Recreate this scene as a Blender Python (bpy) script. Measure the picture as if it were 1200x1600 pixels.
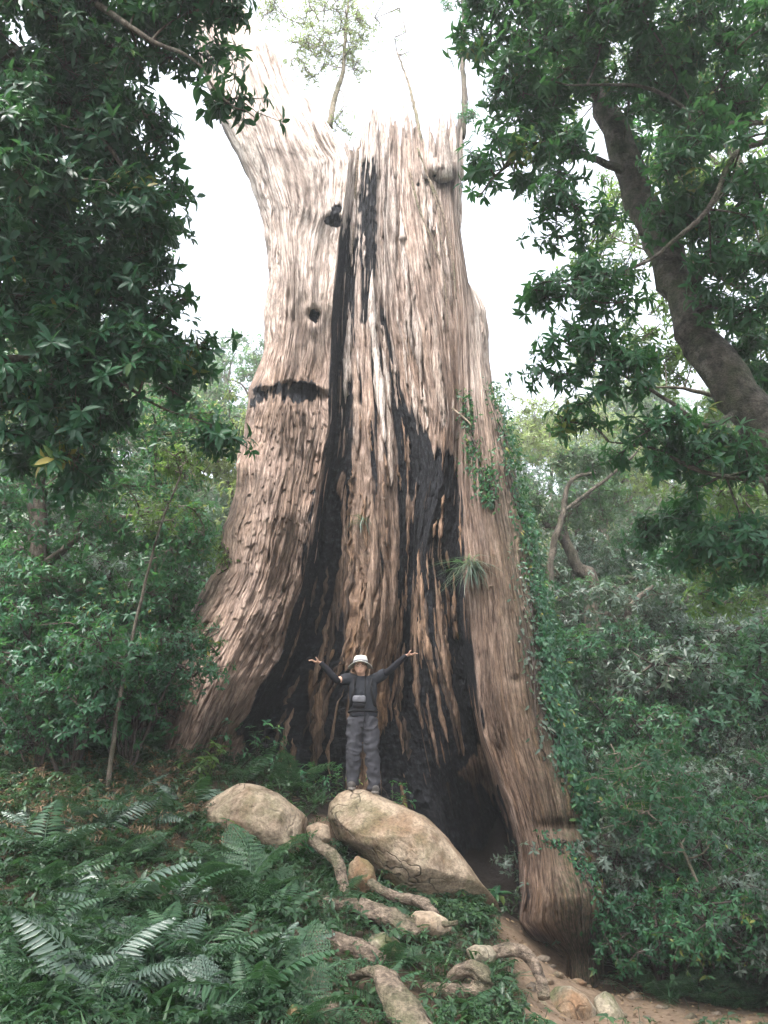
import bpy, math, random
import numpy as np
from mathutils import Vector, Matrix, Quaternion
R = math.radians
SC = 1.08                      # metres per authored depth unit
CAMZ = 1.55 * SC
PITCH = R(18); FPX = 1232.0    # focal length in pixels of the 1200x1600 photograph
scene = bpy.context.scene
for o in list(bpy.data.objects): bpy.data.objects.remove(o)

# ------------------------------------------------------------------ camera, sky, sun, exposure
cam_d = bpy.data.cameras.new('camera'); cam = bpy.data.objects.new('camera', cam_d)
scene.collection.objects.link(cam); scene.camera = cam
cam.location = (0, 0, CAMZ); cam.rotation_euler = (R(90) + PITCH, 0, 0)
cam_d.sensor_fit = 'VERTICAL'; cam_d.angle = 2 * math.atan(800 / FPX); cam_d.clip_start = .05; cam_d.clip_end = 2000
SUN_EL, SUN_AZ = R(62), R(205)          # azimuth measured from +Y clockwise: behind the camera
world = bpy.data.worlds.new('World'); scene.world = world; world.use_nodes = True
wn = world.node_tree.nodes; wl = world.node_tree.links
bg = wn['Background']; sky = wn.new('ShaderNodeTexSky'); sky.sky_type = 'NISHITA'; sky.sun_disc = False
sky.sun_elevation = SUN_EL; sky.sun_rotation = SUN_AZ; sky.air_density = 1.0; sky.dust_density = 6.0; sky.ozone_density = 1.0
hs = wn.new('ShaderNodeHueSaturation'); hs.inputs['Saturation'].default_value = .35
wl.new(sky.outputs[0], hs.inputs['Color']); wl.new(hs.outputs[0], bg.inputs['Color']); bg.inputs['Strength'].default_value = .15
sun_d = bpy.data.lights.new('sun', 'SUN'); sun = bpy.data.objects.new('sun', sun_d); scene.collection.objects.link(sun)
sun_d.energy = 1.5; sun_d.angle = R(14); sun_d.color = (1, .97, .93)
sv = Vector((math.sin(SUN_AZ) * math.cos(SUN_EL), math.cos(SUN_AZ) * math.cos(SUN_EL), math.sin(SUN_EL)))
sun.rotation_euler = sv.to_track_quat('Z', 'Y').to_euler(); sun.location = (0, -10, 30)
vs = scene.view_settings; vs.view_transform = 'Standard'; vs.look = 'None'; vs.exposure = 2.5; vs.gamma = 1; vs.use_curve_mapping = False
HAZE = .002
scene.cycles.max_bounces = 6; scene.cycles.diffuse_bounces = 3; scene.cycles.glossy_bounces = 2
scene.cycles.transmission_bounces = 3; scene.cycles.volume_bounces = 1; scene.cycles.use_denoising = True

# ------------------------------------------------------------------ helpers
rng = np.random.default_rng(7)
CP, SP = math.cos(PITCH), math.sin(PITCH)
def P(px, py, Y):
    """photo pixel + depth along +Y (authored units) -> world point"""
    px = np.asarray(px, float); py = np.asarray(py, float); Y = np.asarray(Y, float) * SC
    dx = (px - 600) / FPX; dy = (800 - py) / FPX
    t = Y / (CP - dy * SP)
    return np.stack(np.broadcast_arrays(dx * t, Y + 0 * t, CAMZ + t * (SP + dy * CP)), -1)
def hash01(ix, iy, iz, seed):
    h = (ix.astype(np.int64) * 374761393 + iy.astype(np.int64) * 668265263 + iz.astype(np.int64) * 2147483647 + seed * 1274126177) & 0xffffffff
    h = ((h ^ (h >> 13)) * 1274126177) & 0xffffffff
    h = ((h ^ (h >> 16)) * 2246822519) & 0xffffffff
    return ((h ^ (h >> 15)) & 0xffffff) / float(0xffffff)
def vn2(x, y, seed=0):
    x = np.asarray(x, float); y = np.asarray(y, float); x, y = np.broadcast_arrays(x, y)
    ix = np.floor(x); iy = np.floor(y); fx = x - ix; fy = y - iy; z = np.zeros_like(ix)
    fx = fx * fx * (3 - 2 * fx); fy = fy * fy * (3 - 2 * fy)
    a = hash01(ix, iy, z, seed); b = hash01(ix + 1, iy, z, seed); c = hash01(ix, iy + 1, z, seed); d = hash01(ix + 1, iy + 1, z, seed)
    return (a * (1 - fx) + b * fx) * (1 - fy) + (c * (1 - fx) + d * fx) * fy
def fb2(x, y, o=3, seed=0):
    s = 0; a = 1; n = 0
    for k in range(o):
        s = s + a * vn2(np.asarray(x) * 2 ** k, np.asarray(y) * 2 ** k, seed + k * 17); n += a; a *= .5
    return s / n * 2 - 1
def vn3(p, seed=0):
    i = np.floor(p); f = p - i; f = f * f * (3 - 2 * f); r = 0
    for dx in (0, 1):
        for dy in (0, 1):
            for dz in (0, 1):
                w = (f[..., 0] if dx else 1 - f[..., 0]) * (f[..., 1] if dy else 1 - f[..., 1]) * (f[..., 2] if dz else 1 - f[..., 2])
                r = r + w * hash01(i[..., 0] + dx, i[..., 1] + dy, i[..., 2] + dz, seed)
    return r
def fb3(p, o=3, seed=0):
    s = 0; a = 1; n = 0
    for k in range(o):
        s = s + a * vn3(p * 2 ** k, seed + 31 * k); n += a; a *= .5
    return s / n * 2 - 1
def sstep(a, b, x):
    t = np.clip((x - a) / (b - a), 0, 1); return t * t * (3 - 2 * t)
def norm(v): return v / np.maximum(np.linalg.norm(v, axis=-1, keepdims=True), 1e-9)
def psd(px, py, poly):
    """signed distance to polygon, positive inside"""
    poly = np.asarray(poly, float); d = np.full(px.shape, 1e9); ins = np.zeros(px.shape, bool)
    for (x0, y0), (x1, y1) in zip(poly, np.roll(poly, -1, 0)):
        ex, ey = x1 - x0, y1 - y0; t = np.clip(((px - x0) * ex + (py - y0) * ey) / (ex * ex + ey * ey + 1e-9), 0, 1)
        d = np.minimum(d, np.hypot(px - x0 - t * ex, py - y0 - t * ey))
        if y0 != y1:
            c = ((y0 > py) != (y1 > py)) & (px < (x1 - x0) * (py - y0) / (y1 - y0) + x0); ins ^= c
    return np.where(ins, d, -d)

def link(o, parent=None):
    scene.collection.objects.link(o)
    if parent: o.parent = parent
    return o
def tag(o, label=None, cat=None, group=None, kind=None):
    for k, v in (('label', label), ('category', cat), ('group', group), ('kind', kind)):
        if v: o[k] = v
    return o
def thing(name, loc, label, cat, group=None):
    o = bpy.data.objects.new(name, None); o.location = loc; o.empty_display_size = .1
    return tag(link(o), label, cat, group)
class MB:
    def __init__(s): s.v = []; s.f = []; s.t = []; s.n = 0
    def add(s, v, *fs, tint=None):
        v = np.asarray(v, float).reshape(-1, 3)
        for f in fs: s.f.append(np.asarray(f, np.int64) + s.n)
        s.v.append(v); s.t.append(np.zeros(len(v)) if tint is None else np.broadcast_to(np.asarray(tint, float).reshape(-1), (len(v),)))
        s.n += len(v); return s
    def mesh(s, name, mat, off=None, smooth=True, attrs=None, uv=None):
        v = np.concatenate(s.v) if s.v else np.zeros((0, 3))
        if off is not None: v = v - np.asarray(off)
        me = bpy.data.meshes.new(name)
        me.vertices.add(len(v)); me.vertices.foreach_set('co', v.astype(np.float32).ravel())
        lens = np.concatenate([np.full(len(f), f.shape[1]) for f in s.f]); loops = np.concatenate([f.ravel() for f in s.f])
        me.loops.add(len(loops)); me.loops.foreach_set('vertex_index', loops.astype(np.int32))
        me.polygons.add(len(lens)); st = np.concatenate([[0], np.cumsum(lens)[:-1]])
        me.polygons.foreach_set('loop_start', st.astype(np.int32))
        me.polygons.foreach_set('use_smooth', np.full(len(lens), smooth))
        a = me.attributes.new('tint', 'FLOAT', 'POINT'); a.data.foreach_set('value', np.concatenate(s.t).astype(np.float32))
        for k, val in (attrs or {}).items():
            val = np.asarray(val, np.float32)
            if val.ndim == 2: a = me.attributes.new(k, 'FLOAT_VECTOR', 'POINT'); a.data.foreach_set('vector', val.ravel())
            else: a = me.attributes.new(k, 'FLOAT', 'POINT'); a.data.foreach_set('value', val)
        me.update(calc_edges=True); me.materials.append(mat); return me
    def obj(s, name, mat, parent=None, off=None, **k):
        if parent is not None and off is None: off = np.array(parent.location)
        return link(bpy.data.objects.new(name, s.mesh(name, mat, off, **k)), parent)
def copy_tree(o, parent=None):
    c = o.copy(); scene.collection.objects.link(c)
    if parent: c.parent = parent
    for ch in list(o.children): copy_tree(ch, c)
    return c
def resample(path, n):
    path = np.asarray(path, float); m = len(path)
    # Catmull-Rom
    q = np.vstack([2 * path[0] - path[1], path, 2 * path[-1] - path[-2]]); t = np.linspace(0, m - 1 - 1e-6, n); i = t.astype(int); f = (t - i)[:, None]
    a, b, c, d = q[i], q[i + 1], q[i + 2], q[i + 3]
    return .5 * (2 * b + (c - a) * f + (2 * a - 5 * b + 4 * c - d) * f ** 2 + (3 * b - a - 3 * c + d) * f ** 3)
def tube(path, rad, sides=8, rough=0, seed=0, flat=1.0, cap=True):
    path = np.asarray(path, float); n = len(path); rad = np.broadcast_to(np.asarray(rad, float), (n,))
    T = norm(np.gradient(path, axis=0)); up = np.array([0.13, .31, 1.]); A = norm(np.cross(T, up)); B = np.cross(T, A)
    th = np.linspace(0, 2 * np.pi, sides, endpoint=False)
    r = rad[:, None] * np.ones((1, sides))
    if rough:
        s = np.cumsum(np.r_[0, np.linalg.norm(np.diff(path, axis=0), axis=1)])
        r = r * (1 + rough * fb3(np.stack(np.broadcast_arrays(np.cos(th)[None] * 1.6 + seed, np.sin(th)[None] * 1.6, s[:, None] / (rad.mean() * 4 + 1e-6)), -1), 3, seed))
    v = path[:, None] + r[..., None] * (np.cos(th)[None, :, None] * A[:, None] + flat * np.sin(th)[None, :, None] * B[:, None])
    i, j = np.meshgrid(np.arange(n - 1), np.arange(sides), indexing='ij'); k = (j + 1) % sides
    f = np.stack([i * sides + j, i * sides + k, (i + 1) * sides + k, (i + 1) * sides + j], -1).reshape(-1, 4)
    v = v.reshape(-1, 3)
    if cap:
        v = np.vstack([v, path[:1], path[-1:]]); jj = np.arange(sides); kk = (jj + 1) % sides
        c = np.vstack([np.stack([kk, jj, np.full(sides, n * sides)], -1), np.stack([(n - 1) * sides + jj, (n - 1) * sides + kk, np.full(sides, n * sides + 1)], -1)])
        return v, f, c
    return v, f
def twigs(mb, A, B, r0, r1, rg, sag=.1, segs=3):
    """many thin 3-sided tubes at once from points A to B"""
    n = len(A); t = np.linspace(0, 1, segs + 1)[None, :, None]
    mid = (A + B) / 2 + rg.normal(0, 1, (n, 3)) * np.linalg.norm(B - A, axis=1, keepdims=True) * sag
    pts = (1 - t) ** 2 * A[:, None] + 2 * t * (1 - t) * mid[:, None] + t ** 2 * B[:, None]
    T = norm(np.gradient(pts, axis=1)); U = norm(np.cross(T, np.array([.2, .3, 1.]))); W = np.cross(T, U)
    rr = (r0 + (r1 - r0) * t)[..., None]
    th = np.arange(3) * 2 * np.pi / 3
    v = pts[:, :, None] + rr * (np.cos(th)[None, None, :, None] * U[:, :, None] + np.sin(th)[None, None, :, None] * W[:, :, None])
    i, j = np.meshgrid(np.arange(segs), np.arange(3), indexing='ij'); k = (j + 1) % 3
    f = np.stack([i * 3 + j, i * 3 + k, (i + 1) * 3 + k, (i + 1) * 3 + j], -1).reshape(-1, 4)
    F = (f[None] + (np.arange(n) * 3 * (segs + 1))[:, None, None]).reshape(-1, 4)
    mb.add(v.reshape(-1, 3), F)
def leaves(mb, Pn, D, N, L, W, curl=.25, fold=.18, tint=None, lod=0):
    n = len(Pn); D = norm(D); T = norm(np.cross(D, N)); N = np.cross(T, D)
    L = np.broadcast_to(np.asarray(L, float), (n,))[:, None]; W = np.broadcast_to(np.asarray(W, float), (n,))[:, None] * .5
    curl = np.broadcast_to(np.asarray(curl, float), (n,))[:, None]
    mid = lambda t: Pn + D * L * t - N * curl * L * t * t
    if lod == 0:
        m0, m1, m2, m3 = mid(0), mid(.35), mid(.72), mid(1.)
        V = np.stack([m0, m1, m2, m3, m1 + T * W + N * fold * W * 2, m1 - T * W + N * fold * W * 2, m2 + T * W * .78 + N * fold * W * 1.6, m2 - T * W * .78 + N * fold * W * 1.6], 1)
        tr = np.array([[0, 1, 4], [0, 5, 1], [2, 3, 6], [2, 7, 3]]); qd = np.array([[1, 2, 6, 4], [1, 5, 7, 2]]); k = 8
    else:
        m0, m1, m3 = mid(0), mid(.45), mid(1.)
        V = np.stack([m0, m3, m1 + T * W + N * fold * W, m1 - T * W + N * fold * W], 1)
        tr = np.array([[0, 1, 2], [0, 3, 1]]); qd = None; k = 4
    o = (np.arange(n) * k)[:, None, None]
    tt = np.repeat(rng.random(n) if tint is None else tint, k)
    fs = [(tr[None] + o).reshape(-1, 3)]
    if qd is not None: fs.append((qd[None] + o).reshape(-1, 4))
    mb.add(V.reshape(-1, 3), *fs, tint=tt)
def whorl(mb, tips, dirs, rg, k=7, L=.13, asp=.3, open_=(45, 95), droop=.35, tint=None, lod=0, curl=.25):
    """a rosette of k leaves at the end of every twig"""
    n = len(tips); dirs = norm(dirs); a = norm(np.cross(dirs, norm(rg.normal(0, 1, (n, 3))))); b = np.cross(dirs, a)
    ph = (np.arange(k)[None] * 2 * np.pi / k + rg.uniform(0, 6.3, (n, 1)) + rg.normal(0, .25, (n, k)))[..., None]
    al = np.radians(rg.uniform(*open_, (n, k)))[..., None]
    rad = np.cos(ph) * a[:, None] + np.sin(ph) * b[:, None]
    D = np.cos(al) * dirs[:, None] + np.sin(al) * rad + np.array([0, 0, -1.]) * (droop * rg.uniform(.3, 1.3, (n, k)))[..., None]
    N = np.sin(al) * dirs[:, None] - np.cos(al) * rad + np.array([0, 0, .8]) + rg.normal(0, .25, (n, k, 3))
    st = tips[:, None] - dirs[:, None] * (rg.uniform(0, .35, (n, k)) * L)[..., None]
    ln = (L * rg.uniform(.6, 1.25, (n, k))).ravel()
    tn = rg.random((n, k)).ravel() if tint is None else np.clip(np.repeat(tint, k) + rg.normal(0, .12, n * k), 0, 1)
    leaves(mb, st.reshape(-1, 3), D.reshape(-1, 3), N.reshape(-1, 3), ln, ln * asp * rg.uniform(.8, 1.25, n * k), curl, tint=tn, lod=lod)

# ------------------------------------------------------------------ materials
def mat(name):
    m = bpy.data.materials.new(name); m.use_nodes = True; nt = m.node_tree; nt.nodes.clear()
    return m, nt
class NT:
    def __init__(s, nt): s.nt = nt
    def n(s, t, **k):
        nd = s.nt.nodes.new(t); ins = k.pop('ins', {})
        for a, b in k.items(): setattr(nd, a, b)
        for a, b in ins.items():
            sk = nd.inputs[a]
            if hasattr(b, 'is_linked') or isinstance(b, bpy.types.NodeSocket): s.nt.links.new(b, sk)
            else: sk.default_value = b
        return nd
    def math(s, op, a, b=0., c=None):
        nd = s.nt.nodes.new('ShaderNodeMath'); nd.operation = op
        for i, x in enumerate((a, b, c)):
            if x is None: continue
            if isinstance(x, bpy.types.NodeSocket): s.nt.links.new(x, nd.inputs[i])
            else: nd.inputs[i].default_value = x
        return nd.outputs[0]
    def mix(s, f, a, b, blend='MIX'):
        nd = s.nt.nodes.new('ShaderNodeMix'); nd.data_type = 'RGBA'; nd.blend_type = blend
        for i, x in ((0, f), (6, a), (7, b)):
            if isinstance(x, bpy.types.NodeSocket): s.nt.links.new(x, nd.inputs[i])
            else: nd.inputs[i].default_value = x if i == 0 else (*x, 1)
        return nd.outputs[2]
    def ramp(s, f, stops):
        nd = s.nt.nodes.new('ShaderNodeValToRGB'); e = nd.color_ramp.elements
        while len(e) < len(stops): e.new(.5)
        for el, (p, c) in zip(e, stops): el.position = p; el.color = (*c, 1) if len(c) == 3 else c
        s.nt.links.new(f, nd.inputs[0]); return nd.outputs[0]
    def noise(s, vec=None, scale=5., detail=4., rough=.6, dim='3D'):
        nd = s.n('ShaderNodeTexNoise'); nd.inputs['Scale'].default_value = scale; nd.inputs['Detail'].default_value = detail; nd.inputs['Roughness'].default_value = rough
        if vec is not None: s.nt.links.new(vec, nd.inputs['Vector'])
        return nd.outputs[0]
    def attr(s, name, vec=False):
        nd = s.n('ShaderNodeAttribute', attribute_name=name); return nd.outputs['Vector' if vec else 'Fac']
    def mapscale(s, vec, sc):
        nd = s.n('ShaderNodeVectorMath', operation='MULTIPLY'); s.nt.links.new(vec, nd.inputs[0]); nd.inputs[1].default_value = sc; return nd.outputs[0]
    def coord(s): return s.n('ShaderNodeTexCoord').outputs['Object']
    def pos(s): return s.n('ShaderNodeNewGeometry').outputs['Position']
    def bump(s, h, strength=.5, dist=.02):
        nd = s.n('ShaderNodeBump'); nd.inputs['Strength'].default_value = strength; nd.inputs['Distance'].default_value = dist; s.nt.links.new(h, nd.inputs['Height']); return nd.outputs[0]
    def bsdf(s, col, rough=.8, spec=.3, nrm=None):
        b = s.n('ShaderNodeBsdfPrincipled')
        for k, x in (('Base Color', col), ('Roughness', rough), ('Specular IOR Level', spec)):
            if isinstance(x, bpy.types.NodeSocket): s.nt.links.new(x, b.inputs[k])
            else: b.inputs[k].default_value = (*x, 1) if k == 'Base Color' else x
        if nrm is not None: s.nt.links.new(nrm, b.inputs['Normal'])
        return b.outputs[0]
    def out(s, sh): s.nt.links.new(sh, s.n('ShaderNodeOutputMaterial').inputs['Surface'])
def leafmat(name, stops, rough=.4, transl=.3, tcol=(.08, .22, .04), spec=.38):
    m, nt = mat(name); g = NT(nt); t = g.attr('tint')
    c = g.ramp(t, stops); n = g.noise(g.pos(), 9., 2.); c = g.mix(g.math('MULTIPLY', n, .55), c, (.02, .035, .02), 'MULTIPLY') if False else g.mix(.35, c, g.ramp(n, [(.3, (.35, .4, .38)), (.7, (1.3, 1.25, 1.2))]), 'MULTIPLY')
    b = g.bsdf(c, rough, spec); tr = g.n('ShaderNodeBsdfTranslucent'); g.nt.links.new(g.mix(.6, c, tcol), tr.inputs[0])
    mx = g.n('ShaderNodeMixShader'); mx.inputs[0].default_value = transl; nt.links.new(b, mx.inputs[1]); nt.links.new(tr.outputs[0], mx.inputs[2]); g.out(mx.outputs[0]); return m
M = {}
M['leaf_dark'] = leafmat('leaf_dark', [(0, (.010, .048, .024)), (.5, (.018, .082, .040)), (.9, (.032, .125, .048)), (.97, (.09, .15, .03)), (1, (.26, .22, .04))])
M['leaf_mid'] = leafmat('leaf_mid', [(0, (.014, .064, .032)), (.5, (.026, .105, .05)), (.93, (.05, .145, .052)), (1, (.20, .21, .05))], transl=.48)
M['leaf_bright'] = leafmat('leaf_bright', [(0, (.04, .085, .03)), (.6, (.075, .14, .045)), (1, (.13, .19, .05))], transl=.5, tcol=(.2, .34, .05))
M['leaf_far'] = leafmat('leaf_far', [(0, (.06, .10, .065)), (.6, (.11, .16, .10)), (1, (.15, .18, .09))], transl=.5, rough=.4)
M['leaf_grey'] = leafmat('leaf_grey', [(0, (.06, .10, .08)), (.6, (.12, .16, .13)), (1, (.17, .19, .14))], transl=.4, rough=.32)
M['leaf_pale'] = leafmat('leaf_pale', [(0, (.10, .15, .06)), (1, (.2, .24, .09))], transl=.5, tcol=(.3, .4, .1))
M['fern'] = leafmat('fern', [(0, (.02, .055, .026)), (.5, (.035, .085, .042)), (1, (.065, .12, .055))], rough=.3, transl=.25)
M['fern_sheen'] = leafmat('fern_sheen', [(0, (.04, .075, .055)), (.6, (.075, .12, .09)), (1, (.12, .165, .13))], rough=.27, transl=.2, spec=.6)  # fern copy lightened to paint the sky's sheen on the fronds
M['cover'] = leafmat('cover', [(0, (.012, .034, .017)), (.5, (.025, .062, .028)), (.9, (.048, .10, .038)), (1, (.09, .15, .045))], rough=.35, transl=.25)
M['dry'] = leafmat('dry', [(0, (.10, .06, .035)), (1, (.24, .17, .10))], rough=.8, transl=.15, tcol=(.25, .15, .06))
def barkmat(name, c0, c1, scale=(9, 9, 2), moss=0., bump=.03, mossc=(.05, .075, .025), lichen=.5):
    m, nt = mat(name); g = NT(nt); p = g.mapscale(g.pos(), scale); n = g.noise(p, 1.5, 6, .65); n2 = g.noise(g.pos(), 2.2, 4)
    n4 = g.noise(g.pos(), 5., 3); c = g.mix(g.ramp(n, [(.34, (0, 0, 0)), (.64, (1, 1, 1))]), c0, c1); c = g.mix(g.math('MULTIPLY', g.ramp(n2, [(.45, (0, 0, 0)), (.62, (1, 1, 1))]), moss), c, mossc)
    c = g.mix(g.ramp(n4, [(.58, (0, 0, 0)), (.66, (lichen, lichen, lichen))]), c, tuple(min(.6, x * 1.5 + .02) for x in c1)); n5 = g.noise(g.mapscale(g.pos(), (1, 1, 1.6)), 42., 3, .7); c = g.mix(.6, c, g.ramp(n5, [(.36, (.35, .35, .35)), (.6, (1.2, 1.2, 1.2))]), 'MULTIPLY')
    g.out(g.bsdf(c, .88, .15, g.bump(g.math('ADD', n, g.math('MULTIPLY', n5, .4)), 1., bump))); return m
M['bark'] = barkmat('bark', (.035, .03, .026), (.15, .125, .10), moss=.25)
M['bark_light'] = barkmat('bark_light', (.10, .085, .065), (.30, .25, .19), moss=.35)
M['bark_mottled'] = barkmat('bark_mottled', (.022, .02, .018), (.14, .125, .105), scale=(7, 7, 7), moss=.45, bump=.05)
M['twig'] = barkmat('twig', (.025, .02, .018), (.07, .055, .045), bump=.005)
M['root'] = barkmat('root', (.06, .047, .037), (.29, .225, .17), scale=(11, 11, 16), moss=.45, bump=.05, lichen=.1)
def stonemat(name, c0, c1, moss, mossc=(.07, .085, .03), stain=(.20, .10, .045)):
    m, nt = mat(name); g = NT(nt); p = g.pos()
    n = g.noise(p, 3.5, 8, .62); n2 = g.noise(p, 1.3, 5, .6); n3 = g.noise(p, 30, 4, .7)
    c = g.mix(g.ramp(n, [(.34, (0, 0, 0)), (.66, (1, 1, 1))]), c0, c1); c = g.mix(g.ramp(n2, [(.48, (0, 0, 0)), (.64, (.8, .8, .8))]), c, stain)
    up = g.n('ShaderNodeSeparateXYZ'); nt.links.new(p, up.inputs[0])
    c = g.mix(g.math('MULTIPLY', g.ramp(g.noise(p, 2.4, 6, .65), [(.48, (0, 0, 0)), (.6, (1, 1, 1))]), moss), c, mossc)
    c = g.mix(.75, c, g.ramp(n3, [(.35, (.45, .45, .45)), (.6, (1.15, 1.15, 1.15))]), 'MULTIPLY')
    vo_ = g.n('ShaderNodeTexVoronoi', feature='DISTANCE_TO_EDGE'); vo_.inputs['Scale'].default_value = 1.3; wv = g.n('ShaderNodeVectorMath', operation='MULTIPLY_ADD'); nn_ = g.n('ShaderNodeTexNoise'); nn_.inputs['Scale'].default_value = 3.; nt.links.new(p, nn_.inputs['Vector']); nt.links.new(nn_.outputs['Color'], wv.inputs[0]); wv.inputs[1].default_value = (.7, .7, .7); nt.links.new(p, wv.inputs[2]); nt.links.new(wv.outputs[0], vo_.inputs['Vector'])
    crk = g.math('MULTIPLY', g.ramp(vo_.outputs['Distance'], [(.0, (1, 1, 1)), (.022, (0, 0, 0))]), g.ramp(g.noise(p, 1.7, 2), [(.5, (0, 0, 0)), (.6, (1, 1, 1))])); c = g.mix(g.math('MULTIPLY', crk, .8), c, (.05, .04, .03))
    h = g.math('SUBTRACT', g.math('ADD', n, g.math('MULTIPLY', n3, .3)), g.math('MULTIPLY', crk, .5))
    g.out(g.bsdf(c, .82, .25, g.bump(h, .8, .05))); return m
M['sandstone'] = stonemat('sandstone', (.15, .105, .07), (.46, .365, .265), .4, stain=(.17, .095, .05))
M['pebble'] = stonemat('pebble', (.07, .055, .042), (.20, .16, .12), .3)
M['mossrock'] = stonemat('mossrock', (.16, .14, .10), (.36, .31, .23), .85)
def soilmat():
    m, nt = mat('soil'); g = NT(nt); p = g.pos(); n = g.noise(p, 2.5, 8, .65); n2 = g.noise(p, 18, 5, .7); n3 = g.noise(p, .7, 4)
    c = g.mix(n, (.035, .024, .017), (.10, .068, .045)); c = g.mix(g.ramp(n3, [(.42, (0, 0, 0)), (.6, (.8, .8, .8))]), c, (.035, .032, .02))
    c = g.mix(g.attr('hollow_shade'), c, (.016, .013, .011))  # darkened soil paints the shadow on the floor of the hollow
    tr = g.attr('trail'); c = g.mix(tr, c, g.mix(n, (.12, .085, .06), (.27, .20, .14)))
    c = g.mix(g.math('MULTIPLY', g.attr('far'), g.ramp(g.noise(p, 1.1, 6, .7), [(.35, (.3, .3, .3)), (.6, (1, 1, 1))])), c, (.035, .055, .025))
    c = g.mix(.6, c, g.ramp(n2, [(.3, (.4, .38, .35)), (.65, (1.25, 1.22, 1.2))]), 'MULTIPLY')
    g.out(g.bsdf(c, .95, .15, g.bump(g.math('ADD', n, g.math('MULTIPLY', n2, .4)), 1., .06))); return m
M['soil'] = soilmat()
def trunkmat():
    m, nt = mat('giant_bark'); g = NT(nt); fl = g.attr('flow', True); ch = g.attr('char_shade'); pale = g.attr('pale'); moss = g.attr('moss'); ora = g.attr('ora')
    f1 = g.noise(g.mapscale(fl, (19, 3.2, 1)), 1., 8, .72); f2 = g.noise(g.mapscale(fl, (70, 11, 1)), 1., 5, .75); f3 = g.noise(g.mapscale(fl, (2.2, .9, 1)), 1., 4, .6)
    f4 = g.noise(g.mapscale(fl, (26, 11, 1)), 1., 6, .7)
    c = g.ramp(f1, [(.32, (.05, .033, .027)), (.44, (.17, .12, .095)), (.56, (.31, .235, .195)), (.72, (.46, .375, .325))])
    c = g.mix(g.ramp(f3, [(.4, (0, 0, 0)), (.65, (.55, .55, .55))]), c, (.27, .185, .135))
    cp = g.ramp(f1, [(.32, (.14, .11, .095)), (.45, (.44, .375, .335)), (.65, (.68, .62, .575))])  # bleached wood tones, raised further to paint the glare up the trunk
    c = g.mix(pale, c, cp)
    co = g.ramp(f1, [(.3, (.07, .04, .025)), (.55, (.24, .145, .085)), (.8, (.38, .26, .165))]); c = g.mix(ora, c, co)
    c = g.mix(.55, c, g.ramp(f2, [(.36, (.3, .28, .27)), (.58, (1.25, 1.25, 1.25))]), 'MULTIPLY')
    c = g.mix(g.math('MULTIPLY', moss, g.ramp(f4, [(.38, (0, 0, 0)), (.6, (1, 1, 1))])), c, (.055, .065, .028))
    f6 = g.noise(g.mapscale(fl, (1.7, .55, 1)), 1., 5, .6); c = g.mix(1., c, g.ramp(f6, [(.34, (.58, .55, .53)), (.5, (1, 1, 1)), (.68, (1.25, 1.24, 1.22))]), 'MULTIPLY')
    c = g.mix(g.math('MULTIPLY', g.attr('crack'), .85), c, g.mix(1., c, (.30, .24, .21), 'MULTIPLY'))
    f5 = g.noise(g.mapscale(fl, (30, 1.7, 1)), 1., 5, .6); c = g.mix(.9, c, g.ramp(f5, [(.38, (.42, .38, .36)), (.5, (1, 1, 1)), (.66, (1.3, 1.3, 1.3))]), 'MULTIPLY')
    c = g.mix(g.math('MULTIPLY', g.attr('aged'), .85), c, g.mix(1., c, (.42, .38, .33), 'MULTIPLY'))
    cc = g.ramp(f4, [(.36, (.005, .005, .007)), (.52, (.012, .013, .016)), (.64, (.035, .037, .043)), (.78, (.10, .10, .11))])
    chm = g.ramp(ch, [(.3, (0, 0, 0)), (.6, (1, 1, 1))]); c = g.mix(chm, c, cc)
    h = g.math('ADD', f1, g.math('MULTIPLY', f2, .35)); h = g.math('ADD', h, g.math('MULTIPLY', g.math('MULTIPLY', f4, chm), 1.4)); h = g.math('ADD', h, g.math('MULTIPLY', f5, .7))
    ro = g.math('SUBTRACT', .88, g.math('MULTIPLY', chm, .15))
    g.out(g.bsdf(c, ro, g.math('SUBTRACT', .3, g.math('MULTIPLY', chm, .2)), g.bump(h, 1., .06))); return m
M['giant'] = trunkmat()
def plain(name, col, rough=.8, spec=.3, var=.25, sc=20, bump=.004):
    m, nt = mat(name); g = NT(nt); n = g.noise(g.coord(), sc, 4, .6)
    c = g.mix(n, tuple(x * (1 - var) for x in col), tuple(min(1, x * (1 + var)) for x in col)); g.out(g.bsdf(c, rough, spec, g.bump(n, .5, bump))); return m

# ------------------------------------------------------------------ ground
cps = [(-100, 1600, 4.6), (0, 1600, 4.6), (250, 1600, 4.7), (0, 1450, 5.8), (250, 1450, 6.2), (0, 1300, 7.5), (250, 1300, 8), (100, 1200, 9.5), (300, 1190, 10.2), (420, 1215, 10.7), (430, 1325, 8.8), (480, 1335, 8.9),
       (500, 1600, 4.9), (500, 1450, 6.5), (600, 1450, 6.9), (660, 1415, 9.3), (560, 1372, 9.4), (715, 1442, 9.2), (700, 1500, 6.6), (750, 1448, 8.8), (800, 1450, 8.5), (780, 1410, 9.3), (860, 1530, 9.0), (900, 1548, 9.1), (960, 1545, 9.2), (770, 1600, 6.2),
       (900, 1604, 7.5), (1100, 1596, 7.6), (1250, 1596, 7.6), (1000, 1548, 9), (1200, 1545, 9.2), (520, 1305, 9.8), (640, 1290, 10.5), (640, 1305, 12.5), (790, 1440, 11), (720, 1440, 12), (620, 1392, 9.6), (1100, 1480, 10.2)]
pts = [P(*c) for c in cps]
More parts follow.
